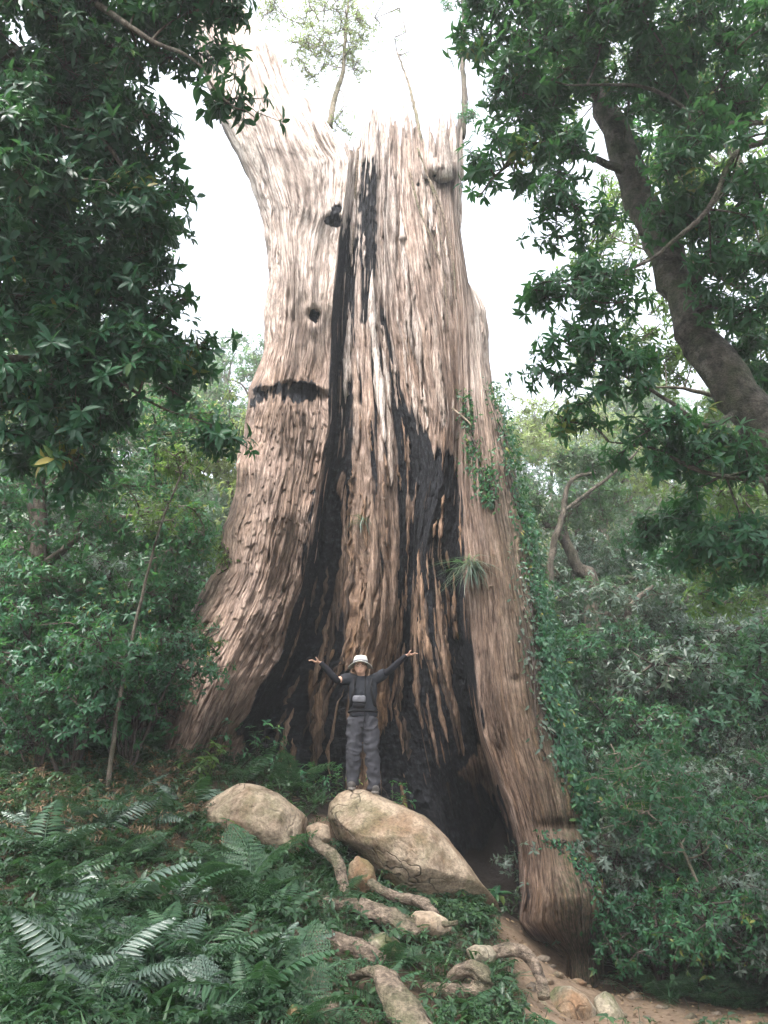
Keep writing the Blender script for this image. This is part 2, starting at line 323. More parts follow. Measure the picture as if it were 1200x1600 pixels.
pts += [np.array(p, float) * SC for p in [(-5, 0, .3), (0, 0, 0), (5, 0, -.4), (0, 3, .05), (-6, 4, .5), (6, 4, -.3), (0, -12, -1), (-12, -4, 1), (12, -4, -1), (-7, 9, 1.8), (-8, 13, 3), (-3, 14, 2.2), (3, 14, 1.6), (7, 13, .6), (11, 12, .8), (12, 7, -.1), (-14, 8, 3),
        (-10, 22, 7.5), (0, 22, 5.5), (8, 20, 4), (16, 20, 5.5), (25, 20, 9), (-22, 18, 8), (-14, 40, 17), (0, 42, 16), (14, 40, 14), (30, 40, 19), (-40, 40, 22), (0, 70, 24), (40, 70, 28), (-40, 70, 28), (45, 10, 6), (-45, 5, 9)]]
pts = np.array(pts)
d = np.linalg.norm(pts[:, None, :2] - pts[None, :, :2], axis=-1)
A_ = np.block([[d + np.eye(len(pts)) * -.02, np.ones((len(pts), 1))], [np.ones((1, len(pts))), np.zeros((1, 1))]])
wts = np.linalg.solve(A_, np.r_[pts[:, 2], 0])
def H0(x, y):
    x = np.clip(x, -60, 60); y = np.clip(y, -30, 85); s = 0 * x + wts[-1]
    for p, w in zip(pts, wts[:-1]): s = s + w * np.sqrt((x - p[0]) ** 2 + (y - p[1]) ** 2 + .04)
    return s
def H(x, y):
    x = np.asarray(x, float); y = np.asarray(y, float)
    near = sstep(26, 12, np.hypot(x, y - 8))
    return H0(x, y) + .05 * near * fb2(x * 1.3, y * 1.3, 4, 5) + .35 * (1 - near) * fb2(x * .25, y * .25, 3, 9)
def axis(lo, a, b, hi, fine, ncoarse):
    q = np.linspace(0, 1, ncoarse)[1:] ** 2.2
    return np.r_[(a - (a - lo) * q)[::-1], np.arange(a, b, fine), b + (hi - b) * q]
gx = axis(-400, -8, 8, 400, .09, 45); gy = axis(-300, 3.5, 15, 500, .09, 55)
GX, GY = np.meshgrid(gx, gy); GZ = H(GX, GY)
pxg = None
def pix(p):
    p = np.asarray(p, float) - np.array([0, 0, CAMZ]); f = p[..., 1] * CP + p[..., 2] * SP; u = -p[..., 1] * SP + p[..., 2] * CP
    f = np.where(f < .1, .1, f); return 600 + FPX * p[..., 0] / f, 800 - FPX * u / f
TRAIL = [(778, 1428), (822, 1445), (870, 1500), (950, 1552), (1080, 1578), (1300, 1590), (1300, 1640), (860, 1640), (815, 1570), (806, 1515), (786, 1465), (752, 1445)]
gpx, gpy = pix(np.stack([GX, GY, GZ], -1))
trail = sstep(-14, 18, psd(gpx, gpy, TRAIL) + 14 * fb2(GX * 2, GY * 2, 3, 3)) * (GY > 4) * (GY < 11)
orange = sstep(-8, 10, psd(gpx, gpy, [(480, 1285), (515, 1275), (530, 1320), (500, 1335)])); trail = np.maximum(trail, orange * (GY < 11))
mb = MB(); nx, ny = len(gx), len(gy)
i, j = np.meshgrid(np.arange(ny - 1), np.arange(nx - 1), indexing='ij'); a = i * nx + j
mb.add(np.stack([GX, GY, GZ], -1), np.stack([a, a + 1, a + nx + 1, a + nx], -1).reshape(-1, 4))
tag(mb.obj('ground', M['soil'], attrs={'trail': trail.ravel(), 'hollow_shade': (sstep(3.4, 2.7, np.hypot(GX - .9, (GY - 12.6) * 1.0)) * sstep(9.9, 10.5, GY)).ravel(), 'far': (sstep(10, 13, np.hypot(GX, GY)) * (1 - sstep(3.6, 3., np.hypot(GX - .8, GY - 12.5)))).ravel()}), kind='structure')  # the trunk footprint mask carries the painted shadow of the hollow
def on_ground(px, py, Y0=3.5, Y1=30):
    """where the ray of a photo pixel meets the ground"""
    Ys = np.linspace(Y0, Y1, 500); q = P(px, py, Ys); dz = q[:, 2] - H(q[:, 0], q[:, 1]); k = np.where(dz < 0)[0]
    return q[k[0]] if len(k) else q[-1]

# ------------------------------------------------------------------ the giant hollow tree
PYK = np.array([-40, 200, 500, 750, 950, 1100, 1200, 1300, 1400, 1560.])
def line(*xy):
    k = np.array(xy, float); return k[:, 1], k[:, 0]     # given as (x, py)
LX = [line((276, -40), (285, 20), (312, 100), (345, 190), (375, 250), (408, 330), (419, 420), (411, 540), (396, 585), (386, 608), (385, 640), (377, 700), (366, 760), (350, 830), (334, 890), (302, 950), (265, 1010), (243, 1060), (232, 1110), (230, 1180), (235, 1260)),
      line((352, -40), (385, 70), (430, 190), (462, 330), (466, 500), (452, 620), (440, 750), (410, 900), (365, 1010), (325, 1100), (290, 1180), (285, 1260)),
      line((450, -40), (470, 60), (520, 190), (545, 250), (535, 330), (527, 380), (517, 500), (514, 620), (512, 660), (506, 700), (494, 760), (484, 830), (470, 900), (455, 960), (430, 1030), (400, 1090), (370, 1140), (345, 1180), (335, 1260)),
      line((556, 190), (553, 250), (545, 330), (538, 400), (530, 500), (528, 620), (524, 700), (514, 760), (506, 830), (496, 900), (484, 960), (466, 1030), (440, 1090), (420, 1140), (405, 1200), (400, 1280)),
      line((578, 180), (572, 330), (570, 500), (580, 620), (588, 750), (592, 900), (585, 1000), (560, 1100), (545, 1280)),
      line((606, 180), (606, 330), (612, 500), (634, 650), (646, 750), (645, 900), (640, 1000), (640, 1100), (660, 1200), (690, 1320)),
      line((648, 180), (655, 330), (680, 500), (695, 650), (690, 750), (664, 870), (676, 1000), (699, 1100), (716, 1190), (742, 1290), (760, 1400)),
      line((686, 180), (698, 330), (712, 500), (716, 650), (714, 750), (712, 870), (720, 1000), (734, 1100), (760, 1200), (786, 1300), (800, 1400), (806, 1450)),
      line((704, 180), (708, 330), (722, 480), (724, 600), (724, 750), (736, 900), (743, 1000), (749, 1100), (757, 1150), (776, 1200), (800, 1260), (818, 1330), (821, 1400), (813, 1440), (836, 1468), (872, 1492), (872, 1560)),
      line((717, 180), (715, 330), (738, 480), (748, 600), (765, 750), (792, 900), (815, 1050), (838, 1180), (866, 1310), (886, 1400), (892, 1450), (905, 1500), (905, 1560)),
      line((728, 180), (720, 330), (721, 430), (745, 455), (758, 485), (772, 600), (802, 720), (836, 880), (872, 1050), (898, 1180), (932, 1310), (953, 1380), (957, 1415), (950, 1455), (943, 1500), (948, 1560))]
LY = np.array([[13.2, 12.8, 12.6, 12.4, 12.0, 11.7, 11.6, 11.6, 11.6, 11.6],
               [12.2, 11.4, 11.1, 10.8, 10.4, 10.2, 10.2, 10.2, 10.2, 10.2],
               [12.4, 11.7, 11.4, 11.1, 10.8, 10.75, 10.9, 10.9, 10.9, 10.9],
               [12.6, 12.0, 12.1, 12.1, 12.1, 12.2, 12.3, 12.4, 12.4, 12.4],
               [12.2, 11.7, 11.65, 11.55, 11.6, 11.9, 12.2, 12.3, 12.3, 12.3],
               [12.2, 11.8, 11.9, 12.05, 12.1, 12.3, 12.4, 12.4, 12.4, 12.4],
               [12.2, 11.55, 11.5, 11.5, 11.45, 11.45, 11.7, 12.6, 13.2, 13.2],
               [12.2, 11.65, 11.6, 11.8, 11.9, 12.0, 12.4, 13.4, 14.0, 14.0],
               [12.2, 11.7, 11.55, 11.1, 10.6, 10.15, 9.85, 9.6, 9.35, 9.35],
               [12.3, 11.75, 11.5, 10.8, 10.15, 9.6, 9.3, 9.0, 8.6, 8.95],
               [13, 12.8, 12.7, 12.3, 11.8, 11.3, 10.9, 10.5, 10.0, 9.8]])
TOP = np.array([-40, -25, 225, 236, 200, 196, 215, 225, 195, 190, 205.]); BOT = np.array([1245, 1235, 1235, 1285, 1300, 1320, 1380, 1440, 1560, 1560, 1560.])
COLS = [70, 66, 26, 34, 46, 56, 44, 34, 62, 66]; NR = 710
sl = np.concatenate([k + np.arange(c) / c for k, c in enumerate(COLS)] + [[10.]]); NC = len(sl)
vr = np.linspace(0, 1, NR)
topn = np.interp(sl, np.arange(11), TOP); botn = np.interp(sl, np.arange(11), BOT)
jag = 34 * fb2(sl * 9, 0 * sl, 3, 61) + 26 * np.maximum(0, fb2(sl * 4, 0 * sl + 3, 2, 63)) * -1
topn = topn + jag * np.interp(sl, [0, 1.4, 2, 3, 10], [0, .15, .3, 1, 1])
S_, V_ = np.meshgrid(sl, vr); PYg = botn[None] + (topn - botn)[None] * V_
XF = np.stack([np.interp(PYg, *L) for L in LX]); YF = np.stack([np.interp(PYg, PYK, y) for y in LY])
k0 = np.minimum(S_.astype(int), 9); fr = S_ - k0
x0 = np.take_along_axis(XF, k0[None], 0)[0]; x1 = np.take_along_axis(XF, k0[None] + 1, 0)[0]
y0 = np.take_along_axis(YF, k0[None], 0)[0]; y1 = np.take_along_axis(YF, k0[None] + 1, 0)[0]
ease = fr * fr * (3 - 2 * fr)
ease = np.where(k0 == 0, np.sqrt(np.clip(1 - (1 - fr) ** 2, 0, 1)), ease); ease = np.where(k0 == 9, 1 - np.sqrt(np.clip(1 - fr ** 2, 0, 1)), ease)
PXg = x0 + (x1 - x0) * fr; Yg = y0 + (y1 - y0) * ease
# smooth the rows a little so authored kinks vanish
for _ in range(6):
    PXg[1:-1] = (PXg[:-2] + 2 * PXg[1:-1] + PXg[2:]) / 4; Yg[1:-1] = (Yg[:-2] + 2 * Yg[1:-1] + Yg[2:]) / 4
for _ in range(25): Yg[1:-1] = (Yg[:-2] + 2 * Yg[1:-1] + Yg[2:]) / 4
U = np.cumsum(np.gradient(np.interp(sl, np.arange(11), [0, .9, 1.6, 1.9, 2.4, 3.0, 3.6, 4.0, 4.4, 5.3, 6.1])))[None] + 0 * V_
Vm = (BOT.max() - PYg) * .0105
U2 = U + .10 * fb2(U * 1.6, Vm * .6, 3, 11); lp = (S_ < 2.2).astype(float)
wav = .06 * fb2(U * 2.5, Vm * 1.6, 3, 12) * lp; U2 = U2 + wav
CH = [[(545, 345), (556, 400), (552, 480), (546, 560), (546, 650), (541, 740), (541, 820), (537, 900), (541, 1000), (548, 1100), (560, 1330), (380, 1330), (375, 1140), (405, 1085), (438, 1020), (458, 960), (476, 880), (489, 800), (503, 720), (513, 640), (516, 560), (520, 470), (530, 390)],
      [(562, 250), (585, 250), (588, 420), (584, 500), (568, 500), (563, 400)],
      [(586, 430), (597, 470), (612, 530), (628, 600), (662, 670), (708, 725), (722, 790), (723, 890), (735, 960), (743, 1060), (752, 1130), (742, 1180), (700, 1230), (690, 1330), (560, 1330), (600, 1100), (625, 1000), (622, 900), (621, 800), (616, 720), (613, 640), (604, 560), (592, 500)],
      [(391, 606), (408, 600), (422, 606), (420, 622), (404, 632), (393, 630)], [(434, 602), (470, 599), (502, 606), (500, 620), (470, 624), (440, 622)],  # dark underside of the ledge lip, painted as two lobes
      [(775, 1230), (815, 1330), (822, 1400), (810, 1450), (760, 1450), (735, 1300)]]  # last outline: cavity interior darkened to paint its shade
fib = fb2(U2 * 9, Vm * .9, 3, 21)
sd = np.max(np.stack([psd(PXg, PYg, c) for c in CH]), 0)
char_shade = sstep(-7, 7, sd + np.where((PYg < 400) | (S_ < 2), 7, 0) * fb2(U * 9, Vm * 9, 3, 25) + 15 * fib + 6 * fb2(U2 * 26, Vm * 3, 2, 23))
sliv = sstep(.42, .58, fb2(U2 * 15, Vm * 1.25, 2, 29)) * (S_ > 2.3)
sliv2 = sstep(.45, .6, fb2(U2 * 34, Vm * 1.1, 2, 30)) * (S_ > 2.3) * sstep(.1, .4, fb2(U * 4, Vm * .6, 2, 34) + .35)
char_shade = char_shade * (1 - sliv * .95) * (1 - sliv2 * .85)
bl = lambda x, y, rx, ry: np.exp(-((PXg - x) / rx) ** 2 - ((PYg - y) / ry) ** 2)
kn = bl(521, 346, 15, 13) + bl(526, 326, 9, 8) + bl(490, 494, 11, 12) + bl(690, 278, 17, 10) + .8 * bl(655, 288, 12, 6)
char_shade = np.maximum(char_shade, sstep(.42, .68, kn + .3 * fb2(U * 14, Vm * 14, 3, 27)))
RIBO = sstep(0, 12, psd(PXg, PYg, [(480, 1040), (500, 1050), (502, 1180), (488, 1200), (478, 1100)]) + 6 * fib)
char_shade = char_shade * (1 - RIBO)
CAV_SHADE = sstep(-6, 14, psd(PXg, PYg, [(660, 1215), (700, 1195), (742, 1215), (775, 1235), (800, 1285), (814, 1340), (816, 1395), (808, 1450), (700, 1460), (630, 1340)]) + 10 * fib)  # cavity shade painted into the bark colour, on top of its depth
streak = sstep(.25, .5, fb2(U2 * 12, Vm * .5, 3, 37)) * sstep(-6, 20, psd(PXg, PYg, [(530, 380), (620, 380), (640, 640), (625, 980), (545, 980), (535, 600)]))
char_shade = np.maximum(char_shade, streak * .9)
char_shade = np.maximum(char_shade, CAV_SHADE * np.clip(.75 + .6 * fib, 0, 1))  # this mask holds real charring plus the painted cavity shade
edge = lambda lo, hi, s: sstep(lo - .25, lo, s) * sstep(hi + .25, hi, s)
disp = .085 * fb2(U2 * 5, Vm * .45, 3, 41) + .05 * fb2(U2 * 14, Vm * 1.1, 3, 43) + .022 * fb2(U2 * 34, Vm * 3.2, 2, 47)
cu = np.floor(U2 * 24 + 2.2 * fb2(U * 4, Vm * 1.2, 2, 44)); ho = hash01(cu, 0 * cu, 0 * cu, 5); phs = Vm * (1.6 + 2.2 * hash01(cu, 0 * cu + 1, 0 * cu, 6)) + 9 * ho + .4 * fb2(U * 6, Vm * 2, 2, 46)
flk = 1 - (phs - np.floor(phs)); flk = flk * hash01(cu, np.floor(phs), 0 * cu, 8)
disp += (.3 + .7 * lp) * .045 * (flk - .3) * (.25 + .75 * sstep(520, 760, PYg))
disp += lp * (.07 * fb2(U * 1.4, Vm * 1.5, 3, 51) + .035 * np.maximum(0, fb2(U2 * 9, Vm * 3, 2, 52)))
disp += (1 - lp) * (.06 * fb2(U2 * 9, Vm * .3, 2, 55))
disp += char_shade * (.045 * fb2(U * 16, Vm * 9, 3, 57) - .05) + (sliv * .03 + sliv2 * .02) * (S_ > 2.3)
disp += .10 * lp * fb2(0 * U + 3, Vm * 1.1 + U * .2, 2, 58)      # wrinkles round the living stem
ck = fb2(U2 * 17, Vm * .8, 3, 59); crack = sstep(.12, .0, np.abs(ck)) * sstep(-.35, .1, fb2(U * 5, Vm * 1.3, 2, 60)); disp -= .035 * crack * (1 - char_shade)
bl = lambda x, y, rx, ry: np.exp(-((PXg - x) / rx) ** 2 - ((PYg - y) / ry) ** 2)
ledge = lp * sstep(2.2, 1.6, S_) * sstep(0, .25, S_)
lip = PYg - (604 - 10 * np.sin(np.clip((PXg - 390) / 120, 0, 1) * 3.14) + 9 * fb2(U * 3.5, 0 * U, 3, 71)); ledge = ledge * (.55 + .45 * fb2(U * 3, 0 * U, 2, 73))
disp += ledge * (.20 * np.exp(-np.maximum(-lip, 0) / 34) * (lip < 0) + (lip >= 0) * (.20 - .42 * sstep(0, 14, lip)) * np.exp(-np.maximum(lip, 0) / 24))
disp += .16 * bl(520, 338, 26, 28) - .12 * bl(522, 348, 12, 12) + .10 * bl(490, 500, 20, 22) - .2 * bl(490, 494, 10, 11) + .2 * bl(690, 262, 30, 22) - .15 * bl(690, 280, 22, 14)
disp += -.16 * bl(880, 1290, 34, 9) + .07 * bl(880, 1310, 36, 9) + .30 * bl(884, 1405, 55, 50) - .12 * bl(860, 1300, 40, 40) - .35 * bl(905, 1490, 60, 26) - .3 * bl(850, 1478, 30, 16) - .10 * bl(806, 1062, 8, 7)
disp += -.12 * bl(790, 1170, 12, 40) - .14 * bl(300, 1085, 9, 24) + .08 * bl(430, 800, 30, 60)
dy_ = np.sqrt(np.clip(np.minimum(S_ / .35, (10 - S_) / .35), 0, 1))
Yg = Yg - disp * (.25 + .75 * dy_)
PXg = PXg + np.where(S_ < .5, -1, np.where(S_ > 9.5, 1, 0)) * (5 * fb2(0 * U, Vm * 1.7, 4, 81) + 3 * fb2(U * 30, Vm * 4, 2, 82))
front = P(PXg, PYg, Yg)
NB = 36; tb = np.linspace(0, 1, NB + 2)[1:-1]
Af, Bf = front[:, -1], front[:, 0]
back = Af[:, None] * (1 - tb)[None, :, None] + Bf[:, None] * tb[None, :, None]; back[..., 1] += np.sin(np.pi * tb)[None] ** .6 * np.interp(PYg[:, -1], [200, 900, 1250, 1560], [2.6, 3.2, 5.4, 5.6])[:, None]
back += .12 * fb3(back * 1.5, 3, 5)[..., None] * np.array([1, 1, 0]); back[-1, :, 2] -= .8
grid = np.concatenate([front, back], 1); NT_ = grid.shape[1]
pale = sstep(640, 260, PYg) * (.75 + .25 * fb2(U * 2, Vm, 2, 91)); pale = np.maximum(pale, sstep(30, -10, np.abs(PXg - 745)) * sstep(700, 560, PYg))  # bleached wood, with overexposed light painted in towards the top
pale = np.clip(pale * (1 - .6 * edge(5.2, 7.9, S_)) + .75 * sliv * (PYg < 720) * (S_ < 8) * (char_shade < .4), 0, 1)
moss = np.clip(sstep(8.2, 9.6, S_) * sstep(560, 900, PYg) * .8 + .55 * lp * sstep(.5, .1, S_) * sstep(700, 1000, PYg) + .5 * bl(910, 1430, 50, 90) + .5 * bl(900, 1500, 50, 50), 0, 1)
ora = np.clip(edge(3, 7.6, S_) * sstep(700, 1050, PYg) * .6 + .35 * (S_ > 8) * sstep(900, 1200, PYg) + .45 * sliv * sstep(650, 900, PYg) + RIBO * .7 + .35 * lp * sstep(.55, .75, fb2(U * 2, Vm * 1.2, 3, 95) + .25) * sstep(850, 1000, PYg), 0, 1)
aged = np.clip(.75 * lp * sstep(.02, .4, fb2(U * 1.8, Vm * 2.0, 3, 98)) * sstep(420, 640, PYg) + .4 * lp * sstep(.1, .4, fb2(U * 2.4, Vm * 3.0, 3, 99)) * sstep(640, 300, PYg) + sstep(7.9, 8.4, S_) * sstep(620, 820, PYg) * (.65 + .5 * fb2(U * 3, Vm * 1.2, 3, 97)) * (1 - .6 * bl(870, 1400, 60, 70)) + .35 * edge(3, 7, S_) * sstep(600, 800, PYg) + .5 * sstep(.35, .05, S_) * sstep(800, 1000, PYg), 0, 1)
def ext(a, fill=None):
    e = np.zeros((NR, NB)) if fill is None else fill; return np.concatenate([a, e], 1).ravel()
flow = np.stack([np.concatenate([U2, 7 + np.broadcast_to(tb * 8, (NR, NB))], 1), np.concatenate([Vm, np.repeat(Vm[:, -1:], NB, 1)], 1), np.zeros((NR, NT_))], -1).reshape(-1, 3)
giant = thing('giant_cedar', (.3, 12.5, 1.0), 'colossal ancient hollow tree with fire-blackened cleft and broken crown behind the standing hiker', 'tree')
i, j = np.meshgrid(np.arange(NR - 1), np.arange(NT_), indexing='ij'); k = (j + 1) % NT_
tm = MB().add(grid.reshape(-1, 3), np.stack([i * NT_ + j, i * NT_ + k, (i + 1) * NT_ + k, (i + 1) * NT_ + j], -1).reshape(-1, 4))
tm.obj('trunk', M['giant'], giant, attrs={'char_shade': ext(char_shade), 'pale': ext(pale), 'moss': ext(moss, np.full((NR, NB), .4)), 'ora': ext(ora), 'aged': ext(aged, np.full((NR, NB), .5)), 'crack': ext(crack * (1 - .35 * pale)), 'flow': flow})
def fgrid(px, py):
    """nearest front-surface sample of the giant trunk to a photo pixel"""
    d2 = (PXg - px) ** 2 + (PYg - py) ** 2; return np.unravel_index(np.argmin(d2), d2.shape)
# loose bark strips and slivers standing proud of the trunk
rs = np.random.default_rng(31)
def strip(px, py0, py1, w, lift, pal, chr_=0., orv=0.):
    ia, ja = fgrid(px, py0); ib, _ = fgrid(px, py1); n = 14; rows = np.linspace(ia, ib, n).astype(int)
    jj = np.clip((ja + np.cumsum(rs.normal(0, .5, n))).astype(int), 1, NC - 2)
    c = front[rows, jj].copy(); t = np.linspace(0, 1, n)
    c[:, 1] -= lift * (.4 + .6 * np.sin(np.pi * t)) + .02; ww = w * np.sin(np.pi * np.clip(t * .94 + .03, 0, 1)) ** .6 * (1 + .35 * rs.normal(0, 1, n).clip(-1, 1)); ww[0] = ww[-1] = w * .08
    X = np.array([1, 0, 0]); Yv = np.array([0, 1, 0]); th = .03
    v = np.stack([c - X * ww[:, None] / 2, c - Yv * th, c + X * ww[:, None] / 2, c + Yv * (th * 2.5)], 1)
    a, b = np.meshgrid(np.arange(n - 1), np.arange(4), indexing='ij'); b2 = (b + 1) % 4
    m = MB().add(v, np.stack([a * 4 + b, a * 4 + b2, (a + 1) * 4 + b2, (a + 1) * 4 + b], -1).reshape(-1, 4))
    N_ = n * 4; fl = np.stack([v[..., 0] * 1.0 + 9, v[..., 2], 0 * v[..., 0]], -1).reshape(-1, 3)
    m.obj('bark_strip', M['giant'], giant, attrs={'char_shade': np.full(N_, chr_), 'pale': np.full(N_, pal), 'moss': np.zeros(N_), 'ora': np.full(N_, orv), 'flow': fl})
for px, a, b, w, pl, ov in [(541, 640, 500, .13, .9, 0), (548, 600, 470, .10, .8, 0), (602, 690, 520, .16, 1, 0), (594, 620, 440, .12, 1, 0), (610, 640, 560, .10, .9, 0), (612, 760, 640, .12, .6, .2), (538, 900, 760, .10, .2, .5), (560, 700, 560, .14, .3, .3), (576, 980, 780, .16, .2, .5), (610, 980, 800, .14, .2, .5),
                            (655, 960, 850, .09, .1, .8), (668, 1040, 900, .10, .2, .8), (682, 1090, 960, .10, .1, .8), (705, 1060, 990, .06, .1, .9), (720, 870, 800, .06, 0, .9), (716, 1000, 900, .06, 0, .9), (590, 1010, 880, .12, .1, .5), (640, 740, 660, .07, .3, .6), (676, 840, 790, .05, .2, .9), (690, 800, 755, .05, .2, .9),
                            (660, 600, 470, .14, .7, .1), (690, 650, 520, .15, .5, .2), (640, 480, 330, .13, .7, 0), (620, 420, 260, .12, .7, 0), (672, 420, 290, .13, .5, .2), (600, 330, 220, .10, .8, 0), (550, 420, 280, .10, .9, 0), (705, 480, 330, .08, .6, .1), (648, 560, 430, .1, .6, .1), (560, 330, 240, .09, .8, 0), (490, 1160, 1060, .14, .1, .8), (600, 1060, 1000, .1, .1, .8), (700, 1160, 1060, .12, .1, .7)]:
    strip(px, a, b, w, .05, pl, 0., ov)
for q in range(60):
    x = rs.uniform(540, 715); y = rs.uniform(300, 1150); ln = rs.uniform(40, 110)
    strip(x, y + ln / 2, y - ln / 2, rs.uniform(.03, .07), rs.uniform(.01, .04), rs.uniform(.2, .9) if y < 650 else .1, 0., .75 if y > 650 else .1)
for q in range(46):
    x = rs.uniform(430, 545) if q % 2 else rs.uniform(620, 745); y = rs.uniform(900, 1190); ln = rs.uniform(60, 170)
    strip(x, y + ln / 2, y - ln / 2, rs.uniform(.05, .12), rs.uniform(0, .03), .0, rs.choice([0., .45, .5]), .55)
# jagged splinters on the broken rim
for px, top, w in [(582, 160, 16), (598, 185, 12), (628, 150, 18), (640, 175, 12), (692, 165, 20), (706, 178, 14), (718, 188, 10), (668, 205, 12), (613, 180, 10)]:
    ia, ja = fgrid(px, 260); c = front[ia, ja]; q = P(px + rs.uniform(-4, 4), top, c[1] / SC + .1); n = 8
    pth = resample(np.array([c + [0, .15, -.2], (c + q) / 2 + rs.normal(0, .06, 3), q]), n); v, f, cc = tube(pth, np.linspace(w * .011, .01, n), 7, .35, px, flat=.45)
    m = MB().add(v, f, cc); N_ = len(v)
    m.obj('splinter', M['giant'], giant, attrs={'char_shade': np.zeros(N_), 'pale': np.full(N_, .7), 'moss': np.zeros(N_), 'ora': np.zeros(N_), 'flow': np.stack([v[:, 0] * 1., v[:, 2], 0 * v[:, 0]], -1)})
# thin aerial roots clinging to the face
for pp in [[(652, 235), (668, 280), (684, 330), (690, 380), (708, 440)], [(672, 285), (690, 330), (706, 400), (712, 470)], [(640, 270), (655, 330), (690, 420), (700, 520)], [(560, 235), (556, 290), (552, 360), (549, 420)], [(706, 640), (725, 655), (735, 670), (712, 690)], [(742, 905), (752, 912), (770, 918)]]:
    q = []
    for x, y in pp:
        ia, ja = fgrid(x, y); q.append(front[ia, ja] - [0, .05, 0])
    v, f, cc = tube(resample(q, 24), np.linspace(.022, .01, 24), 6, .2, 3); MB().add(v, f, cc).obj('aerial_root', M['root'], giant)

# ------------------------------------------------------------------ boulders and stones
def lump(name, outline, Y0, D, mat_, label, gy=(0, 0), seed=1, nr=20, nphi=84, rough=.06, facets=6, cat='rock', front=1.0, power=2.2, group=None):
    """a stone whose outline is traced at its own depth, rounded to the front and to the back"""
    o = np.array(outline, float); c = o.mean(0); o2 = np.vstack([o, o[:1]])
    # dense closed outline, smoothed
    seg = np.concatenate([np.linspace(o2[k], o2[k + 1], 24, endpoint=False) for k in range(len(o))])
    for _ in range(10): seg = (np.roll(seg, 1, 0) + 2 * seg + np.roll(seg, -1, 0)) / 4
    ang = np.arctan2(seg[:, 1] - c[1], seg[:, 0] - c[0]); rad = np.hypot(*(seg - c).T); od = np.argsort(ang)
    ph = np.linspace(-np.pi, np.pi, nphi, endpoint=False); rr = np.interp(ph, np.r_[ang[od] - 2 * np.pi, ang[od], ang[od] + 2 * np.pi], np.tile(rad[od], 3))
    lat = np.linspace(-np.pi / 2, np.pi / 2, 2 * nr + 1)[1:-1]
    V = []
    for la in lat:
        k = np.cos(la) ** (2 / power); px = c[0] + rr * k * np.cos(ph); py = c[1] + rr * k * np.sin(ph)
        dep = D * np.sign(np.sin(la)) * np.abs(np.sin(la)) ** (2 / power); dep = dep * front if la < 0 else dep
        V.append(P(px, py, Y0 + gy[0] * (px - c[0]) / 100 + gy[1] * (py - c[1]) / 100 + dep))
    poles = [P(c[0], c[1], Y0 - D * front), P(c[0], c[1], Y0 + D)]
    V = np.array(V); base = V.mean((0, 1)); n = norm(V - base)
    rf = np.random.default_rng(seed)
    ext_ = np.linalg.norm(V - base, axis=-1).mean()
    for _ in range(facets):       # a few planed-off faces
        q = norm(rf.normal(0, .65, 3) + np.array([0, -1, .25])); dd = (V - base) @ q; lim = np.quantile(dd, .93); ex = np.maximum(dd - lim, 0); V = V - ex[..., None] * q * .8
    V = V + n * (rough * ext_ * (fb3(V * (1.6 / ext_), 4, seed) + .35 * fb3(V * (7 / ext_), 3, seed + 3)))[..., None]
    nl = len(lat); i, j = np.meshgrid(np.arange(nl - 1), np.arange(nphi), indexing='ij'); k = (j + 1) % nphi
    f = np.stack([i * nphi + j, (i + 1) * nphi + j, (i + 1) * nphi + k, i * nphi + k], -1).reshape(-1, 4)
    jj = np.arange(nphi); kk = (jj + 1) % nphi
    f2 = np.vstack([np.stack([jj, kk, np.full(nphi, nl * nphi)], -1), np.stack([(nl - 1) * nphi + kk, (nl - 1) * nphi + jj, np.full(nphi, nl * nphi + 1)], -1)])
    loc = V.reshape(-1, 3).mean(0); loc[2] = V[..., 2].min()
    ob = MB().add(np.vstack([V.reshape(-1, 3), poles]), f, f2).obj(name, mat_, None, off=loc); ob.location = loc
    return tag(ob, label, cat, group)
boulder = lump('boulder', [(510, 1275), (514, 1254), (528, 1240), (548, 1232), (572, 1234), (600, 1247), (632, 1260), (664, 1275), (694, 1302), (722, 1336), (748, 1372), (772, 1408), (790, 1440), (740, 1450), (680, 1430), (620, 1400), (585, 1365), (560, 1335), (525, 1312)], 9.75, .85, M['sandstone'],
               'largest sandstone boulder with the hiker standing on its top', gy=(-.1, 0), seed=4, rough=.05, facets=7, nr=44, nphi=220, power=2.6)
lump('boulder', [(310, 1256), (335, 1240), (375, 1226), (412, 1228), (442, 1244), (474, 1270), (508, 1316), (498, 1350), (430, 1345), (360, 1315), (315, 1290)], 8.75, .5, M['sandstone'], 'pale sandstone boulder half buried in the ferny bank beside the larger boulder', seed=8, nr=36, nphi=160, rough=.08, facets=8)
lump('rock', [(546, 1350), (558, 1337), (572, 1342), (584, 1356), (589, 1378), (580, 1402), (562, 1412), (546, 1402), (543, 1375)], 8.3, .15, M['sandstone'], 'upright pointed stone leaning under the largest boulder between two roots', seed=14, facets=9, rough=.1)
lump('rock', [(852, 1562), (868, 1542), (892, 1540), (918, 1556), (934, 1580), (930, 1606), (900, 1622), (868, 1612)], 7.75, .3, M['mossrock'], 'rounded mossy green rock on the dirt below the bulbous root', seed=21, facets=9)
lump('rock', [(928, 1560), (945, 1548), (958, 1556), (972, 1580), (986, 1604), (960, 1625), (932, 1612)], 7.8, .2, M['mossrock'], 'smaller peaked rock on the path touching the rounded mossy rock', seed=23, facets=9)
lump('rock', [(816, 1598), (830, 1570), (846, 1558), (856, 1570), (858, 1600), (840, 1620)], 7.5, .16, M['sandstone'], 'tilted tan slab of rock between the mossy rock and a root', seed=25, facets=10)
lump('rock', [(728, 1484), (742, 1476), (766, 1477), (778, 1490), (770, 1512), (738, 1510)], 7.2, .2, M['mossrock'], 'flat grey stone at the head of the arched root', seed=27, facets=10)
